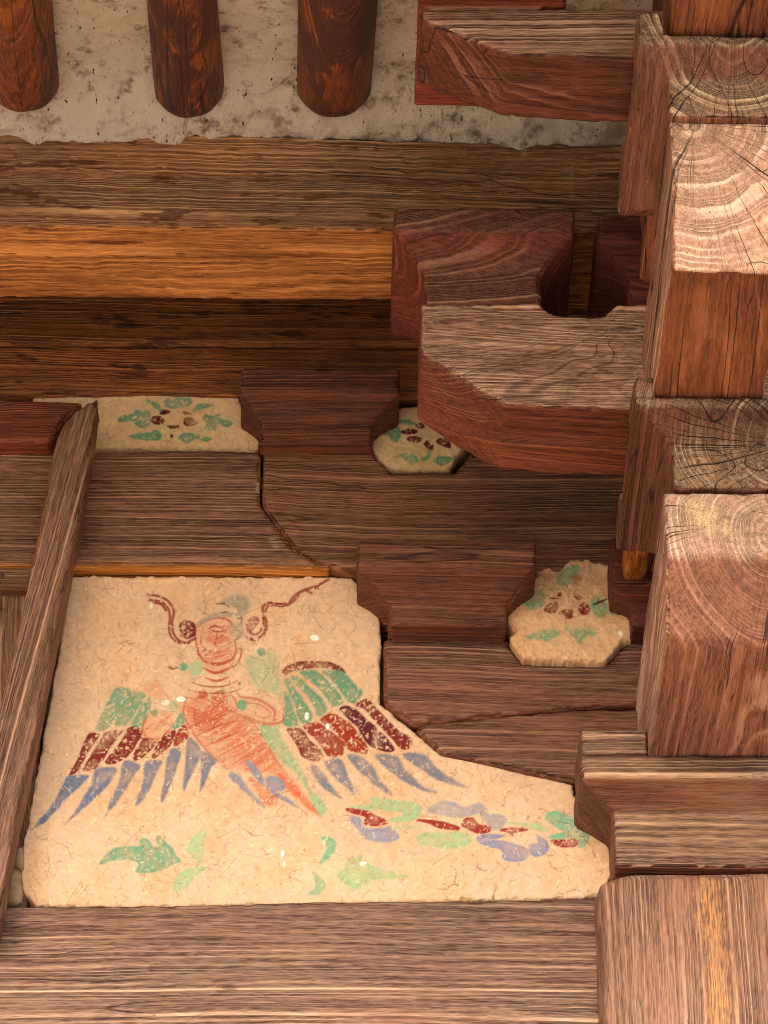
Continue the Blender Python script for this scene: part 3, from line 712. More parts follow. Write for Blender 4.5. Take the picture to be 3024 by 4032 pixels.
def paint_main():
    r = Raster(40, 2220, 2460, 3600, 5, (217, 184, 152))
    a = Zm(500, 2250, 0.5425); b = Zm(100, 2550, 0.4822); c = Zm(700, 2550, 0.4822)
    d = Zm(1050, 2500, 0.5124); e = Zm(1300, 3050, 0.6932); g = Zm(0, 3100, 0.4822); h = Zm(800, 3150, 0.5425); q = Zm(0, 2200, 1.0247)
    # body wash
    r.fill(c((40, 480), (220, 420), (430, 480), (480, 540), (600, 590), (680, 720), (760, 850), (870, 1010), (960, 1110), (1060, 1230), (1170, 1375), (1080, 1330), (960, 1240), (860, 1130), (780, 1020), (690, 1000), (600, 1010), (500, 990), (400, 990), (300, 900), (190, 780), (80, 660)), (196, 112, 80), 0.42, 0.1, 14)
    r.fill(a((500, 400), (580, 345), (700, 335), (770, 400), (790, 520), (780, 640), (700, 720), (600, 720), (540, 640), (500, 530)), ORG, 0.30, 0.1, 14)
    r.fill(a((380, 920), (560, 880), (760, 900), (1000, 950), (1100, 1010), (1100, 1090), (900, 1106), (600, 1080), (400, 1050)), ORG, 0.25, 0.1, 20)
    for k in range(26):      # brushed plumage, slanting strokes
        t = k/25; x0 = 70 + 520*t + (k*37 % 60); y0 = 600 + 430*t - (k*53 % 160)
        r.stroke(c((x0, y0 + 60), (x0 + 90, y0 + 20), (x0 + 200, y0 - 70)), 11 + k % 3*4, (194, 100, 70), 0.55, 0.3)
    for p, w_ in ((((60, 430), (50, 540), (120, 690), (250, 850), (400, 985)), 9), (((480, 540), (620, 620), (700, 740), (780, 880), (900, 1050)), 8), (((200, 400), (330, 470), (450, 520), (480, 500)), 9), (((430, 370), (470, 430), (490, 500)), 8),
                  (((90, 640), (230, 600), (400, 540)), 8), (((150, 720), (330, 640), (520, 590)), 8), (((230, 800), (420, 720), (600, 640)), 8), (((320, 890), (500, 800), (680, 720)), 8), (((420, 960), (600, 870), (740, 810)), 8), (((540, 1000), (660, 930), (800, 900)), 7)):
        r.stroke(c(*p), w_, (178, 86, 60), 0.7, 0.3)
    for k in range(7):
        r.stroke(c((60 + k*14, 480 + k*30), (180 + k*12, 505 + k*28), (400, 430 + k*26)), 11, (186, 82, 58), 0.62, 0.25)
    r.fill(c((820, 1020), (900, 1080), (980, 1160), (1060, 1250), (1170, 1375), (1060, 1310), (960, 1210), (880, 1120)), (200, 96, 66), 0.62, 0.15, 8)
    r.fill(c((580, 1060), (680, 1120), (800, 1190), (800, 1280), (700, 1280), (650, 1190)), (196, 88, 56), 0.55, 0.4, 10)
    # left wing
    for p in (((760, 325), (890, 350), (860, 400), (760, 520), (690, 640), (640, 675), (580, 680), (580, 640), (640, 500), (700, 390)),
              ((895, 370), (985, 375), (960, 440), (930, 470), (870, 560), (850, 620), (760, 640), (725, 625), (770, 530)),
              ((1010, 395), (1015, 500), (960, 640), (900, 650), (870, 630), (900, 560)), ((1270, 535), (1295, 580), (1270, 640), (1200, 665), (1215, 610))):
        r.fill(b(*p), GRN, 0.82, 0.45, 7)
    for p in (((520, 700), (605, 705), (560, 790), (500, 870), (455, 960), (440, 1000), (365, 1040), (370, 1010), (430, 900), (470, 790)),
              ((665, 680), (800, 665), (760, 730), (680, 830), (620, 930), (560, 1000), (490, 1008), (470, 985), (540, 870), (600, 760)),
              ((850, 645), (945, 660), (940, 730), (860, 850), (800, 910), (700, 955), (650, 940), (680, 890), (750, 800), (800, 720)),
              ((960, 735), (1075, 745), (1060, 790), (1000, 860), (910, 915), (885, 900), (890, 860), (930, 790)),
              ((1160, 685), (1225, 675), (1200, 760), (1150, 830), (1080, 890), (1035, 900), (1040, 850), (1100, 750)),
              ((1300, 635), (1330, 700), (1310, 760), (1260, 790), (1215, 800), (1225, 730), (1265, 660))):
        r.fill(b(*p), RED_ if len(p) % 2 else MAR, 0.97, 0.48, 4)
    for p in (((350, 1055), (510, 1040), (490, 1085), (380, 1190), (290, 1290), (180, 1400), (110, 1460), (50, 1485), (100, 1420), (200, 1310), (270, 1190), (320, 1100)),
              ((580, 990), (735, 975), (720, 1060), (640, 1150), (540, 1250), (430, 1350), (320, 1450), (380, 1370), (470, 1230), (540, 1110)),
              ((810, 925), (935, 960), (900, 1020), (830, 1130), (760, 1240), (700, 1320), (650, 1380), (680, 1290), (730, 1170), (770, 1060)),
              ((985, 930), (1110, 920), (1090, 980), (1030, 1110), (960, 1240), (895, 1295), (910, 1240), (960, 1100)),
              ((1190, 830), (1270, 830), (1240, 950), (1200, 1080), (1150, 1190), (1115, 1255), (1110, 1210), (1140, 1050), (1155, 900)),
              ((1350, 735), (1420, 800), (1435, 870), (1380, 990), (1320, 1100), (1295, 1160), (1290, 1080), (1310, 950), (1315, 790)),
              ((1440, 840), (1555, 920), (1510, 980), (1470, 1080), (1420, 1180), (1440, 1060))):
        r.fill(b(*p), (102, 112, 136) if p[0][0] < 700 else BLU, 0.9, 0.15, 7)
    # right wing
    r.fill(d((130, 260), (250, 215), (380, 205), (480, 215), (560, 245), (605, 295), (540, 275), (440, 262), (330, 265), (220, 285), (130, 318)), MAR, 0.95, 0.55, 3)
    for p in (((130, 345), (180, 350), (240, 450), (310, 540), (350, 610), (340, 660), (290, 675), (250, 640), (215, 540), (170, 440)),
              ((140, 450), (165, 460), (200, 560), (230, 670), (215, 695), (130, 685), (135, 600)),
              ((180, 320), (240, 325), (330, 410), (420, 490), (465, 570), (430, 620), (385, 615), (360, 540), (300, 460), (230, 390)),
              ((250, 290), (380, 280), (470, 360), (540, 430), (585, 510), (540, 545), (490, 530), (420, 430), (330, 350)),
              ((420, 285), (560, 280), (640, 340), (700, 400), (735, 450), (690, 510), (630, 510), (570, 430), (490, 340))):
        r.fill(d(*p), (106, 146, 116), 0.9, 0.3, 7)
    for p, cc in ((((150, 720), (260, 715), (330, 800), (400, 860), (435, 920), (420, 960), (370, 972), (300, 945), (265, 920), (245, 860), (200, 790)), MAR),
              (((285, 700), (370, 670), (430, 690), (520, 760), (580, 830), (590, 910), (540, 935), (470, 925), (420, 860), (360, 780)), RED_),
              (((410, 650), (500, 600), (580, 640), (650, 690), (730, 800), (780, 880), (770, 920), (700, 905), (610, 870), (570, 800), (530, 740)), (146, 54, 36)),
              (((560, 580), (610, 545), (680, 570), (760, 640), (860, 730), (975, 860), (960, 900), (870, 890), (790, 850), (730, 770), (690, 700)), DK),
              (((690, 535), (760, 490), (810, 520), (890, 610), (1000, 720), (1105, 800), (1100, 860), (1060, 880), (1020, 860), (960, 790), (850, 680), (750, 570)), MAR)):
        r.fill(d(*p), cc, 0.97, 0.48, 4)
    for p in (((335, 1000), (380, 1000), (440, 1070), (480, 1140), (530, 1210), (580, 1260), (500, 1220), (410, 1150), (360, 1080)),
              ((450, 970), (560, 950), (600, 1010), (630, 1100), (680, 1220), (610, 1170), (510, 1080), (460, 1020)),
              ((620, 925), (730, 940), (810, 1010), (860, 1100), (960, 1225), (870, 1180), (760, 1090), (680, 1010)),
              ((835, 925), (990, 930), (1060, 1030), (1130, 1100), (1200, 1170), (1300, 1215), (1180, 1190), (1050, 1120), (930, 1030)),
              ((1050, 920), (1180, 915), (1260, 970), (1330, 1050), (1430, 1110), (1550, 1175), (1430, 1160), (1290, 1100), (1150, 1010))):
        r.fill(d(*p), BLU, 0.82, 0.2, 8)
    # sash, shoulder, tail feathers
    r.fill(c((660, 640), (790, 640), (850, 740), (950, 900), (1030, 1030), (1090, 1150), (1180, 1260), (1220, 1330), (1160, 1370), (1090, 1250), (1030, 1120), (960, 1010), (880, 950), (800, 880), (740, 790), (700, 710)), (140, 172, 130), 0.68, 0.1, 8)
    r.fill(c((560, 90), (650, 50), (780, 50), (820, 150), (840, 280), (860, 390), (760, 360), (650, 320), (600, 240), (560, 160)), (158, 176, 138), 0.66, 0.15, 12)
    for p in (((430, 1020), (500, 1040), (560, 1130), (640, 1200), (715, 1310), (640, 1260), (570, 1200), (500, 1120), (440, 1070)),
              ((555, 915), (630, 960), (690, 1060), (700, 1130), (640, 1060), (580, 970)),
              ((745, 1050), (850, 1080), (870, 1150), (800, 1180), (900, 1230), (990, 1320), (880, 1260), (780, 1200), (720, 1120))):
        r.fill(c(*p), (132, 132, 148), 0.78, 0.15, 6)
    def dot(f_, x, y, rad, col, al=0.85, fk=0.0):
        r.fill(f_(*[(x + rad*math.cos(t), y + rad*math.sin(t)) for t in np.linspace(0, 5.5, 8)]), col, al, fk, 5)
    dot(c, 680, 35, 30, (96, 158, 128)); dot(c, 525, 465, 40, (96, 158, 120)); dot(b, 1055, 530, 28, (96, 158, 120)); dot(b, 1210, 480, 38, (140, 176, 130), 0.6)
    dot(b, 1290, 155, 30, (104, 160, 130)); dot(b, 1390, 165, 56, (150, 182, 140), 0.6); dot(a, 695, 860, 16, (120, 166, 130), 0.7)
    r.fill(b((1160, 158), (1200, 145), (1250, 162), (1200, 178)), MAR, 0.8, 0.5, 3)
    # arms, hand
    o_ = (176, 74, 54)
    r.stroke(c((480, 360), (520, 400), (650, 420), (780, 500), (790, 560), (770, 620)), 12, o_, 0.6, 0.2)
    r.stroke(c((500, 540), (600, 580), (700, 620), (850, 600), (860, 500)), 13, o_, 0.6, 0.2)
    r.stroke(c((560, 440), (680, 470), (760, 540), (700, 570), (600, 540)), 8, o_, 0.45, 0.2)
    r.stroke(c((40, 400), (130, 420), (230, 390), (330, 420), (430, 380)), 14, (176, 74, 52), 0.6, 0.3)
    dot(a, 550, 890, 34, (176, 74, 52), 0.6, 0.4); dot(a, 670, 905, 46, (176, 74, 52), 0.6, 0.4); dot(a, 815, 810, 13, (160, 50, 40), 0.8)
    r.fill(b((985, 560), (1060, 520), (1190, 520), (1210, 600), (1160, 690), (1060, 750), (985, 720), (960, 640)), ORG, 0.28, 0.1, 12)
    r.stroke(b((990, 550), (960, 640), (985, 720), (1060, 750), (1160, 690), (1200, 600)), 9, o_, 0.6, 0.2)
    for k in range(4): r.stroke(b((1040 + 30*k, 700 - 20*k), (1070 + 30*k, 640 - 20*k), (1120 + 26*k, 580 - 15*k)), 8, o_, 0.4, 0.2)
    r.fill(b((950, 300), (1040, 270), (1100, 290), (1150, 400), (1060, 410), (960, 350)), (206, 130, 96), 0.42, 0.3, 14)
    # face
    for p, w_ in ((((500, 520), (520, 580), (560, 640), (640, 672), (740, 650), (790, 580), (785, 500)), 10), (((560, 650), (660, 668), (775, 630)), 15), (((555, 700), (650, 733), (775, 680)), 15),
                  (((570, 770), (650, 792), (745, 760)), 12), (((580, 420), (640, 395), (715, 415)), 9), (((590, 450), (650, 430), (722, 440)), 8), (((510, 410), (580, 348), (680, 332), (755, 365), (762, 425)), 11),
                  (((500, 390), (495, 470), (505, 540)), 7), (((545, 450), (535, 520), (560, 545)), 7), (((780, 420), (820, 430), (815, 480), (780, 490)), 7), (((610, 640), (670, 612), (720, 605)), 7), (((800, 560), (830, 560), (815, 640), (770, 700)), 9)):
        r.stroke(a(*p), w_*0.9, o_, 0.85, 0.15)
    r.fill(a((580, 470), (650, 450), (725, 460), (740, 500), (640, 520), (590, 505)), (196, 96, 70), 0.55, 0.1, 8)
    r.fill(a((560, 590), (640, 575), (740, 560), (740, 620), (640, 640), (570, 630)), (204, 112, 84), 0.45, 0.1, 10)
    dot(a, 568, 568, 18, (110, 42, 36), 0.7, 0.4); dot(a, 575, 606, 11, (140, 50, 40), 0.7)
    for p, w_ in ((((588, 436), (622, 424), (660, 436)), 6), (((676, 432), (706, 422), (728, 434)), 6), (((596, 402), (634, 388), (668, 400)), 6), (((684, 398), (712, 390), (736, 404)), 5),
                  (((655, 430), (648, 490), (636, 530), (662, 538)), 6), (((596, 578), (640, 590), (690, 572)), 6), (((560, 655), (520, 600), (505, 520)), 8), (((470, 800), (560, 830), (700, 830), (800, 790)), 7), (((440, 860), (560, 880), (720, 880), (830, 850)), 6)):
        r.stroke(a(*p), w_, (148, 62, 46), 0.85, 0.1)
    # cap
    r.fill(a((670, 220), (740, 180), (850, 170), (885, 230), (870, 300), (830, 310), (790, 260), (720, 230)), GRY, 0.68, 0.25, 10)
    r.fill(a((490, 390), (560, 330), (700, 290), (830, 310), (820, 330), (700, 322), (590, 348), (520, 388)), GRY, 0.68, 0.25, 6)
    r.fill(a((770, 380), (830, 370), (850, 450), (800, 480), (750, 440)), GRY, 0.55, 0.25, 8)
    r.stroke(a((500, 340), (520, 265), (560, 290), (580, 220), (630, 190), (655, 250)), 6, (150, 140, 120), 0.6, 0.2)
    r.stroke(a((650, 230), (710, 230), (742, 258)), 9, DK, 0.8, 0.35); r.stroke(a((680, 292), (735, 290)), 8, DK, 0.7, 0.35); r.stroke(a((545, 300), (585, 306)), 6, DK, 0.7, 0.3)
    r.stroke(a((800, 340), (830, 335), (828, 372)), 9, DK, 0.75, 0.3)
    # ribbons
    for p, w_ in ((((150, 165), (240, 180), (305, 220), (340, 285), (328, 360), (335, 440), (375, 495), (430, 512), (497, 482)), 11), (((155, 205), (240, 215), (295, 260), (312, 330), (305, 420), (330, 485), (380, 515), (450, 516)), 10),
                  (((205, 225), (250, 238), (285, 280)), 11), (((390, 460), (440, 480), (495, 455)), 9), (((870, 470), (930, 496), (995, 450), (1012, 380), (995, 320)), 13), (((880, 440), (940, 455), (985, 400), (988, 335)), 9),
                  (((985, 290), (990, 250), (1040, 228), (1110, 238), (1180, 225), (1225, 175), (1290, 138), (1385, 112)), 12), (((1005, 290), (1020, 258), (1060, 248), (1130, 258), (1200, 230), (1245, 180)), 8), (((1300, 140), (1340, 165)), 10), (((1350, 125), (1388, 132)), 8), (((1400, 98), (1462, 62)), 12)):
        r.stroke(a(*p), w_, (136, 52, 48), 0.92, 0.38, taper=False)
    r.fill(a((380, 370), (430, 350), (490, 380), (495, 455), (440, 470), (390, 435)), (110, 40, 46), 0.9, 0.55, 3)
    r.fill(a((862, 385), (895, 330), (940, 322), (960, 360), (930, 410), (880, 450)), (140, 52, 48), 0.9, 0.55, 3)
    # leaves below
    r.fill(g((815, 625), (870, 540), (960, 490), (1060, 475), (1150, 480), (1140, 430), (1180, 405), (1230, 440), (1270, 490), (1275, 400), (1310, 390), (1350, 440), (1400, 490), (1430, 540), (1475, 600), (1400, 630), (1330, 670), (1250, 690), (1110, 690), (1130, 620), (1040, 590), (920, 600)), (112, 152, 122), 0.86, 0.2, 5)
    r.fill(q((720, 1110), (750, 1060), (795, 1035), (785, 1090), (775, 1165), (735, 1140)), (150, 180, 136), 0.72, 0.1, 5)
    r.fill(q((665, 1275), (680, 1220), (720, 1190), (795, 1180), (750, 1220), (710, 1265)), (150, 180, 136), 0.75, 0.1, 5)
    r.fill(h((850, 275), (930, 280), (965, 320), (940, 400), (850, 475), (860, 430), (890, 370), (890, 310)), (120, 166, 130), 0.8, 0.1, 6)
    r.fill(h((785, 515), (850, 560), (885, 600), (880, 650), (830, 690), (760, 690), (770, 660), (810, 640), (805, 570)), (116, 166, 134), 0.8, 0.1, 5)
    r.fill(h((1060, 430), (1150, 410), (1210, 480), (1300, 500), (1480, 560), (1400, 580), (1250, 580), (1180, 630), (1100, 650), (1030, 610), (970, 550), (1020, 500)), (150, 172, 126), 0.68, 0.15, 10)
    # flower trail
    GP = (146, 178, 134); BP = (136, 136, 156)
    r.fill(e((110, 180), (230, 170), (240, 130), (380, 150), (500, 170), (520, 210), (470, 260), (380, 275), (320, 260), (420, 230), (330, 205), (200, 200)), GP, 0.72, 0.12, 6)
    r.fill(e((110, 245), (170, 250), (190, 305), (290, 310), (340, 300), (390, 350), (370, 380), (280, 385), (190, 365), (165, 330)), BP, 0.75, 0.12, 6)
    r.fill(e((490, 350), (600, 330), (780, 340), (800, 390), (700, 425), (560, 420), (500, 395)), GP, 0.68, 0.15, 8)
    r.fill(e((370, 295), (500, 290), (520, 315), (400, 315)), GP, 0.45, 0.15, 6)
    r.fill(e((545, 215), (610, 160), (690, 155), (770, 190), (840, 165), (885, 190), (890, 225), (980, 230), (1000, 265), (940, 320), (880, 270), (840, 230), (760, 245), (680, 245), (620, 230)), (150, 146, 152), 0.72, 0.15, 7)
    r.fill(e((830, 360), (900, 345), (990, 345), (960, 365), (880, 375), (980, 380), (1060, 400), (1130, 430), (1120, 480), (1050, 500), (980, 480), (970, 430), (860, 400)), (128, 130, 158), 0.78, 0.2, 5)
    r.fill(e((1170, 340), (1230, 380), (1235, 440), (1200, 465), (1140, 460), (1130, 400), (1180, 390)), (128, 130, 158), 0.78, 0.2, 5)
    r.fill(e((990, 270), (1150, 280), (1240, 310), (1220, 330), (1100, 300)), GP, 0.6, 0.1, 5)
    r.fill(e((1230, 220), (1310, 215), (1400, 270), (1470, 330), (1465, 390), (1410, 425), (1390, 370), (1260, 370), (1240, 350), (1330, 330), (1280, 300), (1230, 270)), (120, 170, 138), 0.82, 0.15, 5)
    for p in (((90, 195), (170, 200), (250, 225), (330, 280), (240, 295), (190, 280), (200, 240), (130, 220)), ((490, 262), (560, 262), (650, 275), (730, 300), (720, 320), (620, 310), (560, 280)),
              ((745, 290), (760, 255), (810, 248), (850, 285), (905, 295), (900, 330), (830, 335), (770, 310)), ((965, 320), (1040, 300), (1130, 315), (1050, 335), (1045, 360), (1010, 335)), ((1255, 380), (1330, 375), (1390, 365), (1410, 395), (1380, 420), (1300, 415))):
        r.fill(e(*p), (142, 48, 46), 0.95, 0.3, 3)
    for p, w_ in (([(1945, 3565), (1938, 3530), (1958, 3500), (1950, 3478)], 7), ([(1700, 3500), (1760, 3506), (1800, 3490), (1795, 3440), (1760, 3410)], 4), ([(1860, 3390), (1890, 3430), (1960, 3440)], 4), ([(2150, 3400), (2200, 3440), (2230, 3430)], 4),
                  ([(2270, 3280), (2330, 3330), (2350, 3400)], 4), ([(2180, 3530), (2240, 3515), (2340, 3500)], 5), ([(930, 3250), (1010, 3290), (1100, 3280)], 4), ([(1300, 2700), (1330, 2640), (1290, 2570)], 3), ([(420, 2480), (470, 2530), (560, 2540)], 3), ([(180, 3300), (260, 3330), (300, 3400)], 3)):
        jp = []
        for i_ in range(len(p) - 1):
            for t_ in (0, 0.25, 0.5, 0.75): jp.append((p[i_][0] + (p[i_ + 1][0] - p[i_][0])*t_ + r.rg.normal(0, 5), p[i_][1] + (p[i_ + 1][1] - p[i_][1])*t_ + r.rg.normal(0, 5)))
        r.stroke(jp, w_*0.8, (96, 58, 38), 0.8, 0.5)
    # lime spots, straw, hair cracks, fly specks
    for x, y, w_ in ((1240, 2515, 13), (650, 2766, 13), (712, 2752, 12), (1112, 3362, 8), (1120, 3405, 7), (1430, 3405, 12), (1208, 2818, 9), (1290, 2860, 8), (595, 2385, 9)):
        r.fill([(x + w_*math.cos(t)*(1.2 if w_ > 10 else 0.8), y + w_*math.sin(t)*(0.8 if w_ > 10 else 1.5)) for t in np.linspace(0, 5.4, 7)], (246, 238, 226), 0.95, 0.35, 3)
    r.hairs(1300, 10, 44, (248, 226, 190), 0.85, 0.35, 0.0004)
    r.hairs(1500, 14, 60, (140, 88, 54), 0.8, 0.8, -0.0006)
    r.hairs(150, 50, 170, (112, 66, 40), 0.7, 0.22, -0.0010)
    r.hairs(110, 3, 8, (70, 44, 34), 0.9, 0.2, 0.0, 2)
    return r
main_px = [(272, 2266), (700, 2264), (1383, 2272), (1454, 2350), (1496, 2388), (1503, 2510), (1496, 2705), (1500, 2770), (1606, 2860), (1674, 2919), (1734, 2968), (1900, 2998), (2187, 3060), (2254, 3088), (2268, 3140), (2338, 3202), (2380, 3252), (2401, 3342), (2408, 3440), (2380, 3528), (2300, 3542),
           (1500, 3560), (700, 3572), (140, 3572), (118, 3545), (84, 3505), (82, 3400), (98, 3300), (124, 3162), (176, 2871), (230, 2580)]
pm = plaster_mat('painted_plaster')
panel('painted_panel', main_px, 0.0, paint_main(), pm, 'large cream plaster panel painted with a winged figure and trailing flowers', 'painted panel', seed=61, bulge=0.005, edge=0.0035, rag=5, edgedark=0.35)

def paint_small1():
    r = Raster(100, 1500, 1100, 1820, 15, (226, 194, 148)); z = Zm(350, 1500, 0.4521)
    G = (104, 150, 112)
    for p in (((255, 355), (290, 310), (390, 285), (410, 250), (460, 270), (520, 255), (540, 310), (525, 390), (470, 415), (400, 375), (430, 350), (330, 355)),
              ((500, 165), (560, 180), (620, 220), (640, 270), (590, 245), (540, 205)), ((650, 200), (690, 145), (740, 160), (770, 95), (820, 90), (830, 140), (885, 155), (890, 200), (800, 230), (715, 240)),
              ((900, 270), (930, 215), (1000, 190), (1090, 210), (1000, 235)), ((985, 330), (1010, 285), (1060, 300), (1140, 285), (1140, 320), (1240, 350), (1250, 380), (1200, 400), (1120, 370), (1110, 410), (1050, 435), (1000, 400), (1020, 370)),
              ((345, 480), (430, 465), (540, 450), (580, 425), (630, 470), (620, 510), (530, 525), (440, 510), (370, 500)), ((780, 490), (830, 450), (920, 455), (1000, 470), (1075, 500), (1020, 525), (940, 500), (860, 540), (800, 510))):
        r.fill(z(*p), G, 0.85, 0.25, 4)
    for p in (((620, 285), (660, 255), (710, 255), (690, 285)), ((810, 260), (880, 270), (905, 290), (840, 290)), ((535, 360), (550, 315), (620, 315), (655, 350), (600, 380)), ((825, 350), (840, 310), (910, 315), (940, 370), (880, 390), (835, 380)), ((680, 385), (730, 380), (790, 385), (760, 415), (700, 410))):
        r.fill(z(*p), (84, 32, 34), 0.92, 0.35, 3)
    r.fill(z((708, 478), (720, 464), (732, 478), (720, 492)), (90, 20, 20), 0.9, 0, 2)
    r.hairs(260, 10, 34, (236, 214, 170), 0.6, 0.3, 0.0003); r.hairs(160, 14, 60, (140, 100, 60), 0.6, 0.8, -0.0008); r.hairs(20, 60, 120, (90, 60, 34), 0.8, 0.8, -0.0015)
    return r
z1 = Zm(350, 1500, 0.4521)
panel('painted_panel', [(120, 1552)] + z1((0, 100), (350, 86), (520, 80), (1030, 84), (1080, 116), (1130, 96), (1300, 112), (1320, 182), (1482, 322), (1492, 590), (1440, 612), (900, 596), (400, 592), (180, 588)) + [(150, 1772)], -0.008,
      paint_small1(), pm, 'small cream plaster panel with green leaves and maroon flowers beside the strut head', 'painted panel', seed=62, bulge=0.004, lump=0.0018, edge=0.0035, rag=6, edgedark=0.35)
def paint_small2():
    r = Raster(1400, 1500, 1920, 1900, 25, (226, 194, 148)); z = Zm(1400, 1500, 0.3014)
    for p in (((310, 690), (400, 620), (540, 590), (580, 650), (580, 740), (510, 800), (430, 710)), ((500, 980), (620, 950), (740, 950), (820, 1035), (740, 1090), (680, 1060), (600, 1010)), ((1010, 1040), (1080, 985), (1250, 990), (1240, 1050), (1140, 1105), (1050, 1070)), ((930, 980), (950, 910), (995, 920), (960, 1000), (870, 1040), (860, 1010)), ((540, 530), (700, 500), (800, 560), (640, 560))):
        r.fill(z(*p), (104, 152, 112), 0.84, 0.2, 4)
    for p in (((590, 660), (690, 625), (810, 640), (780, 680), (640, 690)), ((670, 750), (760, 715), (860, 750), (800, 800), (700, 790)), ((780, 570), (850, 540), (910, 580), (850, 615)), ((900, 810), (950, 770), (1020, 840), (990, 900), (930, 860)), ((1050, 780), (1120, 735), (1210, 750), (1245, 870), (1180, 850), (1090, 820))):
        r.fill(z(*p), (96, 36, 30), 0.92, 0.3, 3)
    r.hairs(160, 10, 34, (238, 214, 170), 0.6, 0.3, 0.0003); r.hairs(100, 14, 60, (140, 96, 56), 0.6, 0.8, -0.0008)
    return r
z2 = Zm(1400, 1500, 0.3014)
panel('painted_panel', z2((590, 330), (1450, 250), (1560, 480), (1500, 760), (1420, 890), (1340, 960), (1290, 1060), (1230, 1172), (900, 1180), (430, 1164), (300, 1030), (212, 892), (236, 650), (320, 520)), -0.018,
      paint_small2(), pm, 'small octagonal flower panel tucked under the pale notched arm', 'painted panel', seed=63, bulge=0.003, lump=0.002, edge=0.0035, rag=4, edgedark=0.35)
def paint_small3():
    r = Raster(1960, 2160, 2540, 2640, 35, (222, 182, 142)); z = Zm(1900, 2100, 0.4219)
    for p in (((330, 600), (430, 540), (560, 545), (580, 620), (560, 690), (470, 710), (390, 670)), ((690, 400), (780, 320), (890, 310), (860, 400), (800, 490), (710, 490)), ((1010, 640), (1070, 580), (1150, 640), (1180, 700), (1270, 760), (1150, 750), (1090, 800), (1040, 750)),
              ((410, 980), (480, 920), (620, 900), (690, 900), (710, 950), (610, 1000), (500, 990)), ((770, 870), (860, 890), (960, 890), (1060, 910), (1050, 950), (960, 960), (910, 1030), (850, 970))):
        r.fill(z(*p), (122, 160, 122), 0.74, 0.3, 8)
    r.fill(z((830, 400), (920, 400), (900, 480), (850, 490)), (170, 120, 84), 0.6, 0.2, 8)
    for p in (((570, 710), (630, 650), (700, 640), (710, 700), (670, 750), (600, 740)), ((710, 745), (770, 710), (850, 720), (840, 770), (890, 775), (800, 795), (740, 780)), ((890, 690), (950, 645), (1000, 700), (980, 760), (920, 750)), ((835, 565), (890, 570), (940, 610), (880, 620)), ((620, 605), (690, 590), (720, 560), (730, 600), (660, 615))):
        r.fill(z(*p), (118, 36, 40), 0.92, 0.62, 3)
    r.hairs(220, 10, 34, (240, 210, 166), 0.6, 0.3, 0.0003); r.hairs(200, 14, 60, (150, 98, 58), 0.6, 0.9, -0.001); r.hairs(14, 4, 10, (60, 40, 30), 0.9, 0.3, -0.001, 2)
    r.fill(z((1210, 580), (1240, 575), (1245, 700), (1215, 690)), (236, 222, 178), 0.9, 0.2, 2); r.fill(z((1270, 920), (1305, 925), (1300, 965), (1275, 960)), (240, 230, 216), 0.9, 0, 2)
    r.fill(z((1040, 655), (1150, 610), (1160, 622), (1050, 668)), (86, 56, 48), 0.95, 0, 2)
    return r
z3 = Zm(1900, 2100, 0.4219)
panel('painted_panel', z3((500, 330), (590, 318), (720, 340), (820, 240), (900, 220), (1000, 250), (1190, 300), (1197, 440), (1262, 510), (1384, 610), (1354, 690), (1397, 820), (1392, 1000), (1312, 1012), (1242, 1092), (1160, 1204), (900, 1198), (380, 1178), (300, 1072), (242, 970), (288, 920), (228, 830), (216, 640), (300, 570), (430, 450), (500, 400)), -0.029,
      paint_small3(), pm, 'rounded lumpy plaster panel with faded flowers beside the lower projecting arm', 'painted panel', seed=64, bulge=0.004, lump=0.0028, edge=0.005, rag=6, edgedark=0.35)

# mud lumps in the gap at the foot of the strut
mm = simple('mud', (120, 98, 74), (162, 138, 108), 40, 0.95, 0.004)
for i, (pp, lb) in enumerate((([(58, 3345), (86, 3330), (92, 3380), (88, 3418), (56, 3404)], 'small grey mud lump wedged above a larger one behind the strut foot'),
                              ([(52, 3412), (80, 3425), (84, 3470), (78, 3558), (16, 3562), (20, 3480)], 'larger grey mud lump resting on the tie beam behind the strut foot'))):
    timber('mud_lump', prism_xz(XZ(pp, -0.012), -0.012, 0.05), mm, lb, 'mud lump', voxel=0.003, rnd=6, amp=0.005, seed=70 + i)

# ------------------------------------------------------------------ eave: rafters and plastered soffit
SL = math.tan(R(12))
def soff(x, y, zA):   # soffit plane rising towards the wall
    return zA + (y + 0.40)*SL
zA = float(P(0, 520, -0.46)[2]) + 0.085
def ras_soffit():
    return None
step = 0.005
xs = np.arange(float(P(XL - 50, 300, -0.6)[0]), float(P(XR + 150, 300, -0.6)[0]), step); ys = np.arange(-1.75, -0.28, step)
gx, gy = np.meshgrid(xs, ys, indexing='ij')
gz = soff(gx, gy, zA)
fil = sm(-0.60, -0.44, gy)                                            # mud fillet bedding the beam
gz = gz - 0.088*fil - 0.012*(fbm(gx*9, gy*9, 81, 5) - 0.5)*2 - 0.006*(fbm(gx*40, gy*40, 82, 3) - 0.5)*2 - fil*0.022*(fbm(gx*22, gy*22, 83, 4) - 0.5)*2
crk = np.abs(fbm(gx*5 + 3, gy*8, 84, 3) - 0.5); gz = gz + 0.014*(1 - sm(0, 0.006, crk))*(fbm(gx*3, gy*3, 85, 2) > 0.52)
nx, ny = gx.shape
V = np.stack([gx.ravel(), gy.ravel(), gz.ravel()], 1)
I, J = np.meshgrid(np.arange(nx - 1), np.arange(ny - 1), indexing='ij'); I = I.ravel(); J = J.ravel()
Q = np.stack([I*ny + J, I*ny + J + 1, (I + 1)*ny + J + 1, (I + 1)*ny + J], 1)
k = N('soffit_plaster'); tc = k.new('ShaderNodeTexCoord').outputs['Object']
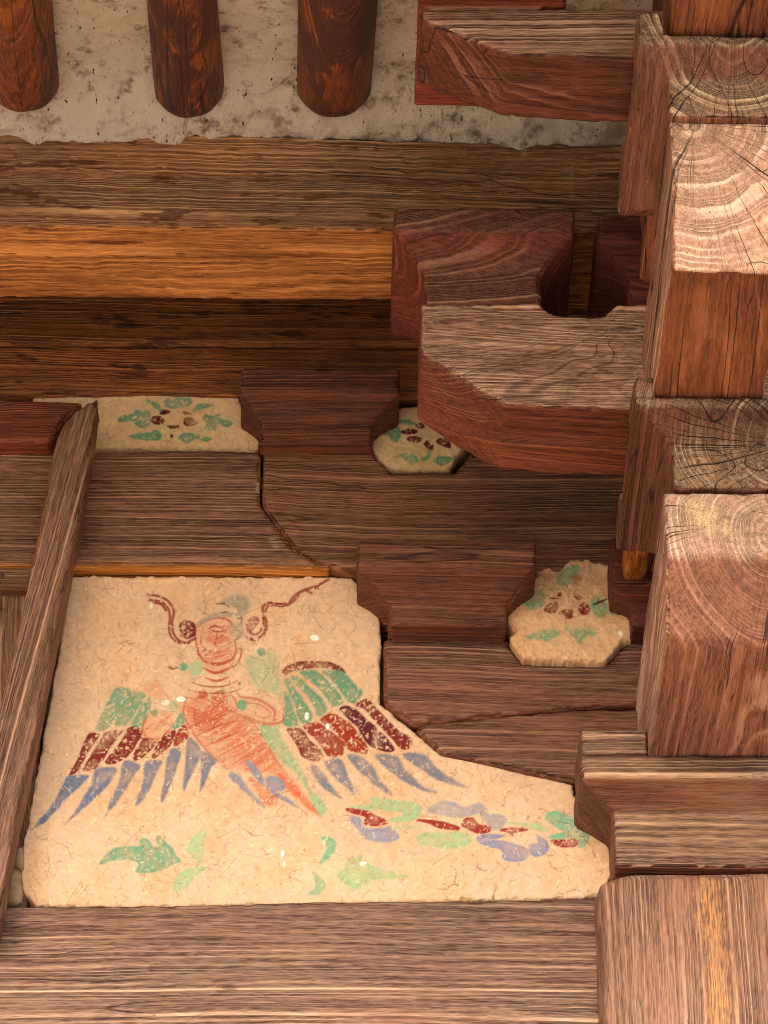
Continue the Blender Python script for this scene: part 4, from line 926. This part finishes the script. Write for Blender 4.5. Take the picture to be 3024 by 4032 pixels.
n_ = k.noise(tc, 26, 6, 0.7); n2_ = k.noise(tc, 7, 4, 0.6); n3_ = k.noise(k.vm('MULTIPLY', tc, (160, 60, 60)), 1, 3, 0.6)
cl = k.mix(k.rng(n_, 0.30, 0.50), lin(116, 98, 78), lin(196, 182, 162))
cl = k.mix(k.rng(n2_, 0.58, 0.72), cl, lin(150, 128, 102))
cl = k.mix(k.rng(n3_, 0.66, 0.70), cl, lin(70, 50, 36))
hs = k.ma('MULTIPLY_ADD', n_, 0.012, k.ma('MULTIPLY', n3_, 0.003))
sofm = k.out(cl, 0.93, hs, spec=0.1)
o = mesh_obj('eave_soffit', V, Q.tolist(), sofm); tag(o, 'rough whitish plaster ceiling between the eave rafters', 'plaster ceiling')
# unseen roof slab over it, added to block light from above
y0, y1 = -1.95, 3.0
zr = lambda y: soff(0, y, zA) + 0.05
v, f = prism_yz([(y0, zr(y0)), (y1, zr(y1)), (y1, zr(y1) + 0.25), (y0, zr(y0) + 0.18)], -5.5, 5.5)
tag(mesh_obj('roof', v, f, simple('roof_tiles', (88, 86, 82), (120, 116, 108), 6), smooth=False), 'unseen tiled roof slab added over the bracket set to block light', 'roof')

def rafter(xpx, ypx, rad, yend, seed, lb):
    cpt = P(xpx, ypx, -0.70); xc = cpt[0]
    rg = np.random.default_rng(seed); n = 40; ring = []; ylist = np.linspace(-1.9, yend, 90)
    V = []; Fc = []; ph = rg.uniform(0, 6, 6)
    for y in ylist:
        zc = soff(0, y, zA) - rad*0.28 - 0.004
        rr = rad*(1 + 0.03*math.sin(y*5 + ph[0]))
        e = max(0.0, 1 - (yend - y)/0.03); rr *= math.sqrt(max(0.05, 1 - 0.75*e*e))
        for i in range(n):
            a = 2*math.pi*i/n
            q = rr*(1 + 0.02*math.sin(2*a + ph[1]) + 0.012*math.sin(3*a + ph[2] + y*3) + 0.010*math.sin(7*a + ph[3]))
            V.append((xc + 0.012*math.sin(y*2 + ph[4]) + q*math.cos(a), y, zc + q*math.sin(a)))
    m = len(ylist)
    for i in range(m - 1):
        for j in range(n): Fc.append([i*n + j, i*n + (j + 1) % n, (i + 1)*n + (j + 1) % n, (i + 1)*n + j])
    Fc.append(list(range(n))[::-1]); Fc.append([(m - 1)*n + j for j in range(n)])
    mt = wood('w_raft%d' % seed, 'Y', (0.0, 0.06), 0.012, ((66, 28, 8), (140, 74, 26)), ((80, 40, 16), (136, 80, 36)), 0.2, -0.1, 0.9, 0.6, blotch=0.85 if seed != 91 else 0.2, blotchcol=(52, 14, 12), bscale=(5, 20, 20), spec=0.6)
    o = mesh_obj('rafter', V, Fc, mt); tag(o, lb, 'rafter', 'eave rafters')
rafter(84, 200, 0.060, -0.515, 91, 'amber rafter with few maroon patches, farthest of three from the high bracket arm')
rafter(752, 200, 0.0565, -0.50, 92, 'middle rafter of three, patchy maroon paint over orange wood')
rafter(1306, 200, 0.062, -0.515, 93, 'patchy maroon rafter next to the high ridged bracket arm')
